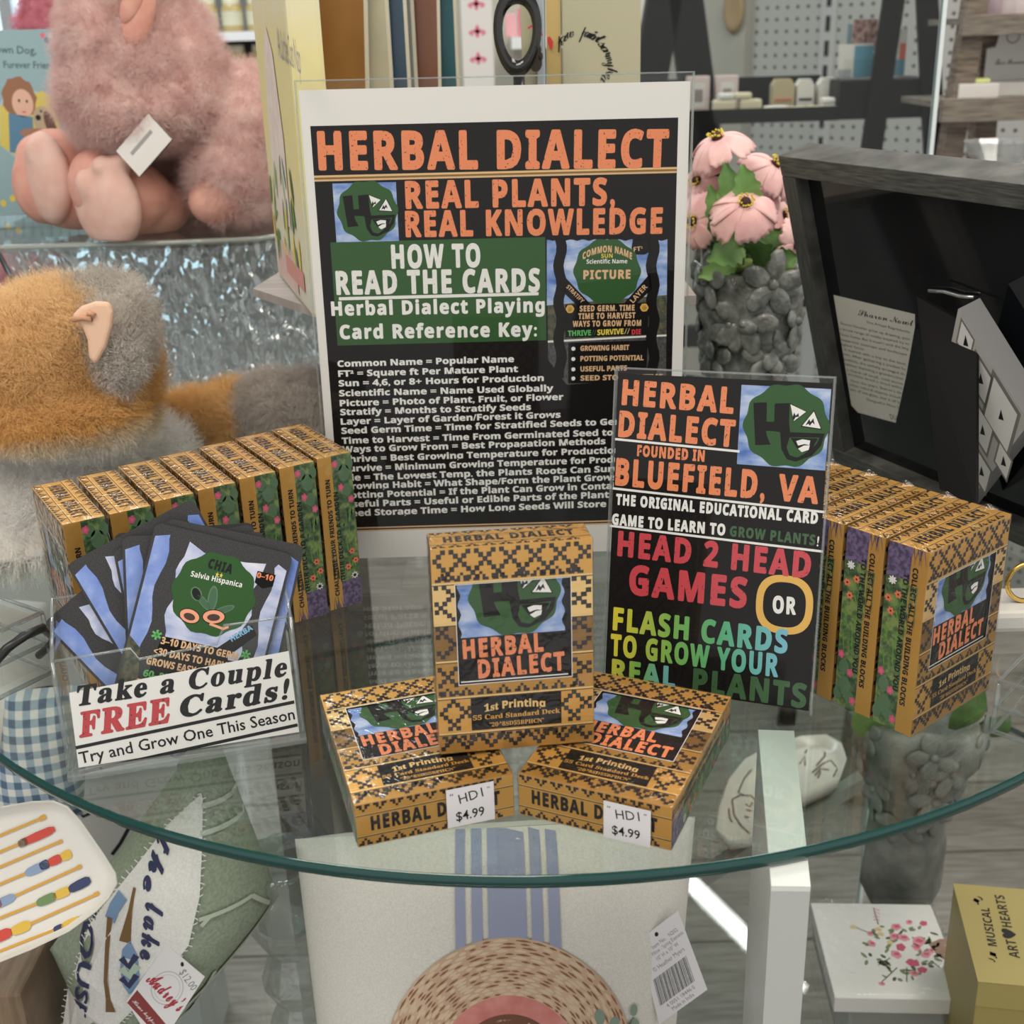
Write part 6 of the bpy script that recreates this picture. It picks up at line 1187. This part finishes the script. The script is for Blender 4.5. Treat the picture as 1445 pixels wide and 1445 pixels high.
# gingham cushion under the left of the table
GING = mat('gingham_cloth', (1, 1, 1), .85, 0, .1); tc = nd(GING, 'ShaderNodeTexCoord'); sx = nd(GING, 'ShaderNodeSeparateXYZ'); lk(GING, tc.outputs['Object'], sx.inputs[0]); o_ = []
for ax in 'XZ':
    a = nd(GING, 'ShaderNodeMath', operation='MULTIPLY'); a.inputs[1].default_value = 95; lk(GING, sx.outputs[ax], a.inputs[0]); f = nd(GING, 'ShaderNodeMath', operation='FLOORED_MODULO'); f.inputs[1].default_value = 1; lk(GING, a.outputs[0], f.inputs[0]); g = nd(GING, 'ShaderNodeMath', operation='GREATER_THAN'); g.inputs[1].default_value = .5; lk(GING, f.outputs[0], g.inputs[0]); o_.append(g)
s_ = nd(GING, 'ShaderNodeMath', operation='ADD'); lk(GING, o_[0].outputs[0], s_.inputs[0]); lk(GING, o_[1].outputs[0], s_.inputs[1]); h_ = nd(GING, 'ShaderNodeMath', operation='MULTIPLY'); h_.inputs[1].default_value = .5; lk(GING, s_.outputs[0], h_.inputs[0])
lk(GING, ramp(GING, h_.outputs[0], [(.0, (.70, .70, .68)), (.5, (.33, .42, .50)), (1, (.10, .16, .24))]), GING.node_tree.nodes['Principled BSDF'].inputs['Base Color'])
gq = at_y(60, 1060, .74); gf_ = Frame(tuple(gq), .2, .2); gp = thing('gingham_cushion', 'blue and white gingham cushion seen through the glass left of the card holder', 'cushion', m=gf_.m); Quad(gf_, [(8, 975), (125, 965), (118, 1150), (-8, 1160)], .03, 2.5).cushion('cushion_cover', GING, gp, 30, .002, 5)
gq2 = at_y(20, 930, .82); gf2 = Frame(tuple(gq2), .2, .3); wp = thing('white_reflection_form', 'plain white cushion behind the gingham one, under the glass at the left edge', 'cushion', m=gf2.m); Quad(gf2, [(-60, 840), (70, 850), (90, 1040), (-70, 1060)], .03, 2.5).cushion('cushion_cover', WHF, wp, 24, .002, 6)  # added form standing in for the white plush fur's reflection
# oar plate on its block
of = Frame(tuple(at_y(60, 1245, .53)), .12, .62); op = thing('oar_plate', 'square white plate painted with coloured oars, at the lower left', 'plate', m=of.m); LO = of.loc; c7o = lambda x, y: LO(x/3.44, 1060+y/3.44)
P0 = [LO(*p) for p in ((50, 1131), (80, 1130), (100, 1138), (118, 1158), (150, 1204), (167, 1231), (169, 1246), (158, 1266), (140, 1285), (102, 1313), (50, 1338), (0, 1358), (-60, 1376), (-92, 1374), (-104, 1350), (-112, 1280), (-108, 1200), (-92, 1172), (-40, 1150), (10, 1138))]
ctr = np.mean(np.array(P0), 0); n_ = len(P0); mb = MB(); vs = []
for s_, y in ((.80, .0), (.90, -.0008), (.97, -.005), (1.0, -.008), (1.005, -.006), (.95, .003), (.82, .007)): vs += [(ctr[0]+(p[0]-ctr[0])*s_, y, ctr[1]+(p[1]-ctr[1])*s_) for p in P0]
fs = [tuple(range(n_))]+[(r*n_+i, r*n_+(i+1) % n_, (r+1)*n_+(i+1) % n_, (r+1)*n_+i) for r in range(6) for i in range(n_)]+[tuple(range(6*n_, 7*n_))[::-1]]
mb.add(vs, fs, 0, True); CERAM = mat('glazed_white', (.80, .78, .73), .12, spec=.6); mb.build('plate_body', CERAM, op)
A = Art(); OC = mat('oar_ochre', (.66, .36, .06), .4); ORD = mat('oar_red', (.62, .06, .04), .4); OBL = mat('oar_blue', (.25, .35, .52), .4); ONV = mat('oar_navy', (.03, .045, .13), .4); OYE = mat('oar_yellow', (.75, .48, .06), .4); OGR = mat('oar_green', (.16, .26, .10), .4)
def oar(a, b, w, m, lay=1, taper=False):
    p, q = c7o(*a), c7o(*b); k = H7(w)*1.0; pts = [(p[0]+(q[0]-p[0])*t_, p[1]+(q[1]-p[1])*t_) for t_ in (0, .15, .5, .85, 1)]; A.stroke(pts, [k*.45, k*.85, k, k*.95, k*.5] if taper else k, m, lay)
for a, b in (((-250, 515), (205, 325)), ((-200, 575), (90, 452)), ((-250, 670), (300, 436)), ((-200, 730), (130, 592)), ((75, 702), (392, 560)), ((-200, 890), (190, 735)), ((140, 842), (480, 690)), ((-200, 1050), (270, 865))): oar(a, b, 12, OC)
for a, b, w, m in (((190, 332), (225, 316), 22, OC), ((95, 452), (268, 376), 36, ORD), ((90, 455), (135, 434), 34, mat('oar_taupe', (.25, .20, .14), .4)), ((280, 446), (305, 434), 16, OC), ((125, 595), (235, 545), 38, OBL), ((195, 562), (240, 542), 38, ONV), ((235, 545), (300, 516), 38, ORD), ((295, 518), (348, 494), 40, OYE), ((370, 570), (398, 556), 18, OC), ((-60, 765), (75, 703), 36, OBL), ((-40, 755), (10, 733), 34, ORD), ((180, 740), (275, 700), 38, OGR), ((262, 706), (340, 672), 38, OYE), ((335, 674), (440, 622), 40, ONV), ((455, 700), (484, 686), 18, OC), ((-80, 930), (60, 874), 44, ORD), ((55, 878), (150, 838), 42, OYE), ((262, 868), (310, 848), 26, ONV), ((300, 852), (400, 812), 34, OYE), ((380, 822), (432, 796), 30, OGR)): oar(a, b, w, m, 2, True)
A.build('painted_oars', op, y=-.0009)
wb = at_y(18, 1362, .60); mb = MB(); mb.box(wb.x-.06, wb.x+.014, .575, .64, LZ+.0005, wb.z, bev=.002); tag(mb.build('wooden_block', noise_mat('block_wood', [(.35, (.17, .115, .07)), (.65, (.28, .20, .13))], 25, .5, 4, (8, 1, 1))), 'brown wooden block under the oar plate, at the lower left corner', 'block')
q0, q1 = at_y(30, 1409, .70), at_y(100, 1340, .70); hb = Frame((q0.x, .70, q0.z), .05, .0); hbk = thing('home_word_block', 'white wooden word block starting with Ho, between oar plate and lake cushion', 'word block', m=hb.m); wH, hH = abs(hb.loc(120, 1370)[0]-hb.loc(20, 1370)[0]), hb.loc(60, 1336)[1]-hb.loc(60, 1410)[1]
mb = MB(); mb.box(-.002, wH, 0, .03, 0, hH, bev=.001); mb.build('block_body', noise_mat('white_wood', [(.4, (.50, .48, .44)), (.6, (.60, .58, .54))], 30, .6), hbk); A = Art(); A.text('Home', hb.loc(49, 1387), hb.loc(160, 1390), abs(hb.loc(50, 1365)[1]-hb.loc(50, 1396)[1]), INK, 1, off=.01, vis='Hom') if False else A.text('Ho', hb.loc(49, 1385), hb.loc(102, 1388), abs(hb.loc(50, 1368)[1]-hb.loc(50, 1398)[1]), INK, 1, off=.01); A.build('painted_letters', hbk, y=-.0002)
mb = MB(); mb.box(-.05, wH+.02, -.01, .06, LZ-q0.z+.0006, -.0005); mb.build('stand_block', mat('stand_grey', (.34, .33, .31), .5), hbk)
q0 = at_y(150, 1240, .80); sb = Frame((q0.x, .80, LZ+.001), .1, .10); sbk = thing('script_sign', 'grey white sign with black looping script behind the oar plate', 'sign', m=sb.m); a, b = sb.loc(85, 1300), sb.loc(250, 1080)
mb = MB(); mb.box(a[0], b[0], 0, .015, 0, b[1], bev=.001); mb.build('sign_board', mat('sign_grey_white', (.50, .51, .49), .6), sbk); A = Art()
for pts in ([(110, 1143), (118, 1152), (126, 1148), (130, 1140)], [(182, 1168), (170, 1190), (158, 1206)], [(166, 1222), (176, 1206), (190, 1201), (186, 1214), (170, 1226)]): A.stroke([sb.loc(*p) for p in pts], .0030, INK, 1)
A.build('painted_script', sbk, y=-.0002)
# clear crystal candle holder left of the hat cushion
cq = at_z(434, 1515, LZ); ch = thing('crystal_candle_holder', 'clear crystal candle holder left of the hat cushion', 'candle holder', (cq.x, cq.y, LZ+.0006)); CRY = clear('lead_crystal', (.80, .84, .82), .12, .85, .02, bump=.6, bscale=40, bdist=.006, haze=.10)
mb = MB(); mb.lathe([(0, 0), (.034, 0), (.034, .012), (.016, .03), (.022, .05), (.014, .07), (.024, .09), (.016, .115), (.028, .14), (.030, .19), (.024, .19), (.022, .14), (0, .135)], 10, sm=False); mb.build('crystal_body', CRY, ch)
# statue vase under the right of the table
sv = at_z(1268, 1268, LZ); svt = thing('statue_vase', 'grey relief stone vase with green leaves on the lower tier, right side', 'vase', (sv.x, sv.y, LZ+.0006)); STN = noise_mat('stone_grey', [(.35, (.10, .11, .10)), (.5, (.17, .18, .165)), (.65, (.26, .27, .25))], 30, .6, 5, bump=.5, bdist=.003)
mb = MB(); mb.lathe([(0, 0), (.026, 0), (.033, .02), (.031, .06), (.028, .095), (.036, .125), (.050, .155), (.054, .185), (.044, .19), (.040, .17), (0, .15)], 40, fn=lambda a_, z: 1+.06*math.sin(4*a_+z*30)+.04*math.sin(9*a_-z*60)); mb.build('vase_body', STN, svt)
mb = MB(); rv2 = random.Random(9)
for k in range(24): z = .10+.08*(k % 4)/3+rv2.uniform(-.005, .005); relief(mb, .029+.024*max(0, (z-.095)/.085), z, 2*PI*(k//4)/6+.5*(k % 2)+rv2.uniform(-.2, .2), rv2.uniform(.015, .021), rv2)
mb.build('carved_relief', STN, svt)
for k, (x0_, z0_, x1_, z1_) in enumerate(((-.042, .175, -.062, .215), (.040, .175, .058, .20), (.02, .18, .035, .225), (-.03, .18, -.045, .23))):
    mb = MB(); a, b = Vector((x0_, -.02, z0_)), Vector((x1_, -.035, z1_)); dd = b-a; nn = Vector((-dd.z, 0, dd.x)).normalized(); mb.grid(lambda u, v: a+dd*v+nn*((u-.5)*.024*math.sin(PI*min(.98, v*.9+.08)))+Vector((0, -.004*math.sin(PI*v), 0)), 4, 10); mb.build('leaf', LEAFM, svt)
# oblong dish with line drawing
ds = thing('line_drawing_dish', 'oblong pale dish with line drawn face and birds, under the glass right of centre', 'dish', (0, 0, LZ+.0006)); dz = LZ+.02
PD = [at_z(x, y, dz) for x, y in ((1012, 1170), (1016, 1140), (1030, 1100), (1052, 1072), (1090, 1052), (1130, 1040), (1165, 1038), (1186, 1050), (1193, 1072), (1184, 1096), (1150, 1112), (1110, 1130), (1076, 1160), (1058, 1182), (1030, 1186))]; ctr = Vector((sum(p.x for p in PD)/len(PD), sum(p.y for p in PD)/len(PD), 0)); n_ = len(PD); vs = []
for s_, z in ((.86, .008), (.95, .010), (1.0, .020), (1.02, .020), (.98, .008), (.85, 0)): vs += [(ctr.x+(p.x-ctr.x)*s_, ctr.y+(p.y-ctr.y)*s_, z) for p in PD]
mb = MB(); mb.add(vs, [tuple(range(n_))]+[(r*n_+i, r*n_+(i+1) % n_, (r+1)*n_+(i+1) % n_, (r+1)*n_+i) for r in range(5) for i in range(n_)]+[tuple(range(5*n_, 6*n_))[::-1]], 0, True); mb.build('dish_body', mat('dish_glaze', (.58, .56, .50), .25, spec=.5), ds)
A = Art(); LD = lambda x, y: (lambda p: (p.x, p.y))(at_z(x, y, LZ+.0095)); LN = mat('line_brown', (.10, .075, .06), .5)
for pts in ([(1067, 1078), (1050, 1098), (1042, 1118), (1050, 1122)], [(1033, 1128), (1044, 1122), (1060, 1122), (1067, 1130)], [(1033, 1128), (1036, 1150), (1046, 1165), (1058, 1176)], [(1028, 1140), (1030, 1155), (1034, 1160)], [(1052, 1134), (1058, 1138), (1062, 1132)], [(1053, 1142), (1060, 1144)], [(1050, 1152), (1058, 1153)], [(1136, 1062), (1143, 1052), (1155, 1050), (1164, 1056), (1164, 1066), (1152, 1080)], [(1128, 1078), (1136, 1066), (1136, 1080)], [(1146, 1090), (1160, 1078), (1172, 1072), (1182, 1084), (1176, 1096)], [(1150, 1094), (1158, 1084), (1170, 1086)], [(1154, 1098), (1158, 1088)]): A.stroke([LD(*p) for p in pts], .0016, LN, 1)
mb = MB(); A.place(mb, (0, 0, .0088), (1, 0, 0), (0, 1, 0)); mb.build('line_drawing', A.mats, ds, fix=False)
# boxed note cards
bz = -.362; c0, c1, c2, c3_ = [at_z(x, y, bz) for x, y in ((1147, 1267), (1345, 1266), (1345, 1403), (1177, 1403))]
ncb = thing('note_card_box', 'white boxed note cards with a pink bouquet under clear lid, lower right', 'card box', (0, 0, 0)); yaw_ = .5*(math.atan2((c2-c3_).y, (c2-c3_).x)+math.atan2((c0-c3_).y, (c0-c3_).x)-PI/2); nf = Matrix.Translation((c3_.x, c3_.y, bz-.018)) @ Matrix.Rotation(yaw_, 4, 'Z'); ni = nf.inverted()
w_ = (c2-c3_).length+.012; d_ = (ni @ c0).y; ncb.matrix_world = nf; hN = .018
mb = MB(); mb.box(.001, w_-.001, .001, d_-.001, 0, hN-.004, bev=.001); mb.build('card_stack', PAPER, ncb)
A = Art(); NL = lambda x, y: (lambda p: (p.x, p.y))(ni @ at_z(x, y, bz)); cb_ = lambda x, y: NL(1025+x/2.978, 960+y/2.978); rb = random.Random(12)
PKD = mat('bouquet_rose', (.66, .12, .20), .5); PKM = mat('bouquet_pink', (.80, .34, .40), .5); PKY = mat('bouquet_cream', (.78, .62, .34), .5); BG = mat('bouquet_green', (.22, .28, .14), .5); BGD = mat('bouquet_dark', (.08, .10, .07), .5)
SK2 = mat('bouquet_wrist', (.36, .23, .16), .5); A.poly([cb_(*p) for p in ((850, 1090), (900, 1070), (950, 1070), (950, 1160), (920, 1160), (880, 1130))], SK2, 1)
def EN(x, y, a_, m, lay, b_=None, rot=0, fn=None): p = cb_(x, y); k = abs(cb_(x+10, y)[0]-p[0])/10; A.ell(p[0], p[1], a_*k, (b_ or a_)*k, m, lay, 14, rot, fn)
for k in range(75): a_ = rb.uniform(0, 2*PI); r_ = rb.uniform(.2, 1)**.6; EN(745+155*r_*math.cos(a_)*1.1, 1120+125*r_*math.sin(a_), rb.uniform(5, 9), BG if k % 3 else BGD, 1, rb.uniform(10, 20), rb.uniform(0, 3))
for x, y, s_ in ((715, 1020, 24), (705, 1060, 22), (745, 1065, 26), (810, 1080, 32), (735, 1105, 24), (715, 1135, 26), (800, 1105, 22), (840, 1135, 24), (785, 1170, 28), (825, 1200, 22), (770, 1000, 16), (830, 1005, 18), (612, 1090, 20), (605, 1048, 16), (655, 1258, 14), (790, 1215, 20), (862, 1120, 16)):
    EN(x, y, s_, PKM if rb.random() < .65 else PKD, 3, s_*.8, rb.uniform(0, 3), scal(5, .12, x)); EN(x+3, y-2, s_*.5, PKD, 4, s_*.35, 0, scal(4, .2, y))
for x, y in ((650, 1050), (690, 1085), (535, 1020), (640, 1030)): EN(x, y, 15, PKY, 3, 13, 0, scal(5, .2))
for a, b in (((540, 1020), (640, 1060)), ((620, 940), (640, 1010)), ((655, 1250), (720, 1190)), ((640, 1180), (690, 1150)), ((760, 1250), (760, 1190)), ((900, 1190), (860, 1160))): A.stroke([cb_(*a), cb_(*b)], .0008, BGD, 2)
for k in range(4): A.stroke([cb_(620, 950+14*k), cb_(632, 945+14*k), cb_(646, 952+14*k)], .0010, PKM, 3)
mb = MB(); A.place(mb, (0, 0, hN-.0039), (1, 0, 0), (0, 1, 0)); mb.build('printed_bouquet', A.mats, ncb, fix=False); mb = MB(); mb.box(0, w_, 0, d_, 0, hN, bev=.0015); mb.build('clear_lid', FILM, ncb)
mb = MB(); mb.box(.004, w_-.004, .004, d_-.004, LZ+.0006, bz-.0186); o = mb.build('clear_riser_block', clear('riser_clear', (.70, .72, .71), .06, .9, .03, haze=.35, hazecol=(.45, .46, .45)), None, Matrix.Translation((c3_.x, c3_.y, 0)) @ Matrix.Rotation(math.atan2(nf[1][0], nf[0][0]), 4, 'Z')); tag(o, 'hazy clear riser block under the white boxed note cards', 'riser')
# kraft music box
kz = -.29; k0, k1, k2 = at_z(1346, 1249, kz), at_z(1381, 1386, kz), at_z(1445, 1380, kz); yaw_ = math.atan2((k0-k1).y, (k0-k1).x)-PI/2; kf = Matrix.Translation((k1.x, k1.y, LZ+.0006)) @ Matrix.Rotation(yaw_, 4, 'Z'); ki = kf.inverted(); dK = (ki @ k0).y; hK = kz-LZ
kb = thing('musical_gift_box', 'olive gold kraft box lettered Musical Art Hearts, at the lower right corner', 'gift box', m=kf); KRA = mat('kraft_gold', (.36, .29, .095), .5)
mb = MB(); mb.box(0, .085, 0, dK, 0, hK-.001, bev=.0006); mb.build('box_body', KRA, kb); mb = MB(); mb.box(-.0006, .0856, -.0006, dK+.0006, hK-.0009, hK+.0004); mb.quad((-.0003, -.0008, hK-.02), (.0853, -.0008, hK-.02), (.0853, -.0008, hK), (-.0003, -.0008, hK)); mb.build('lid_flap', mat('kraft_gold_lid', (.40, .325, .11), .5), kb)
KL = lambda x, y: (lambda p: (p.x, p.y))(ki @ at_z(x, y, kz)); A = Art(); ck = lambda x, y: KL(1025+x/2.978, 960+y/2.978)
A.text(bold('MUSICAL'), ck(1118, 1122), ck(1085, 960), abs(ck(1075, 1040)[0]-ck(1118, 1040)[0])*.85, INK, 2, off=.0); A.text(bold('ART♥HEARTS'), ck(1212, 1172), ck(1145, 908), abs(ck(1150, 1040)[0]-ck(1195, 1040)[0])*.9, INK, 2)
A.text('♪♫', ck(1110, 1185), ck(1122, 1150), .006, INK, 2); A.text('♫♪', ck(1040, 940), ck(1068, 915), .006, INK, 2)
mb = MB(); A.place(mb, (0, 0, hK+.0005), (1, 0, 0), (0, 1, 0)); mb.build('printed_title', A.mats, kb, fix=False)
# ---------------------------------------------------------------- clear trays, cord loop and trinket at the table's sides
def tray(o, yaw, w, d, h, lab, n=2):
    t = thing('clear_card_tray', lab, 'card tray', o, yaw, 'clear trays at the table sides')
    mb = MB(); mb.box(0, w, 0, d, 0, h, bev=.001); mb.box(.004, w-.004, .004, d-.004, .004, h+.0005); mb.build('tray_body', ACRYLIC, t)
    mb = MB()
    for z in [h*k/n for k in range(n+1)]: mb.tube([(0, d, z+.0012), (0, 0, z+.0012), (w, 0, z+.0012), (w, d, z+.0012), (0, d, z+.0012)], .0013, 6)
    for x, y in ((0, 0), (w, 0), (0, d), (w, d)): mb.tube([(x, y, .001), (x, y, h)], .0012, 6)
    mb.build('tray_edges', EDGE, t)
a, b = at_z(0, 988, .0006), at_z(76, 950, .0006); yw = math.atan2(b.y-a.y, b.x-a.x); d0 = (b-a).normalized(); s0 = b-d0*.10
tray((s0.x, s0.y, .0006), yw, .10, .05, .034, 'clear acrylic tray at the left edge beside the Take a Couple notice')
a, b = at_z(1400, 1035, .0006), at_z(1470, 1075, .0006); yw = math.atan2(b.y-a.y, b.x-a.x)
tray((a.x, a.y, .0006), yw+.35, .07, .06, .026, 'clear acrylic tray at the right edge beside the nearest box')
cl = [at_z(-12, 940, .05), at_z(10, 915, .055), at_z(35, 897, .06), at_z(60, 886, .05), at_z(78, 900, .03), at_z(70, 912, .014), at_z(55, 925, .006)]
mb = MB(); mb.tube(cl, .0022, 8); tag(mb.build('cord_loop', CORD), 'black cord loop behind the left end of the card holder', 'cord')
tq = at_z(1432, 905, 0); tr2 = thing('trinket_dish', 'small white trinket block with a gold ring, right of the nearest box', 'trinket', (tq.x+.012, tq.y+.02, .0005)); mb = MB(); mb.box(-.025, .03, -.012, .02, 0, .012, bev=.003); mb.build('white_block', CERAM, tr2)
mb = MB(); mb.tube([(.011*math.cos(t_), 0, .024+.011*math.sin(t_)) for t_ in np.linspace(0, 2*PI, 25)], .0014, 6, cap=False); mb.build('gold_ring', mat('ring_gold', (.75, .50, .14), .25, .9), tr2)
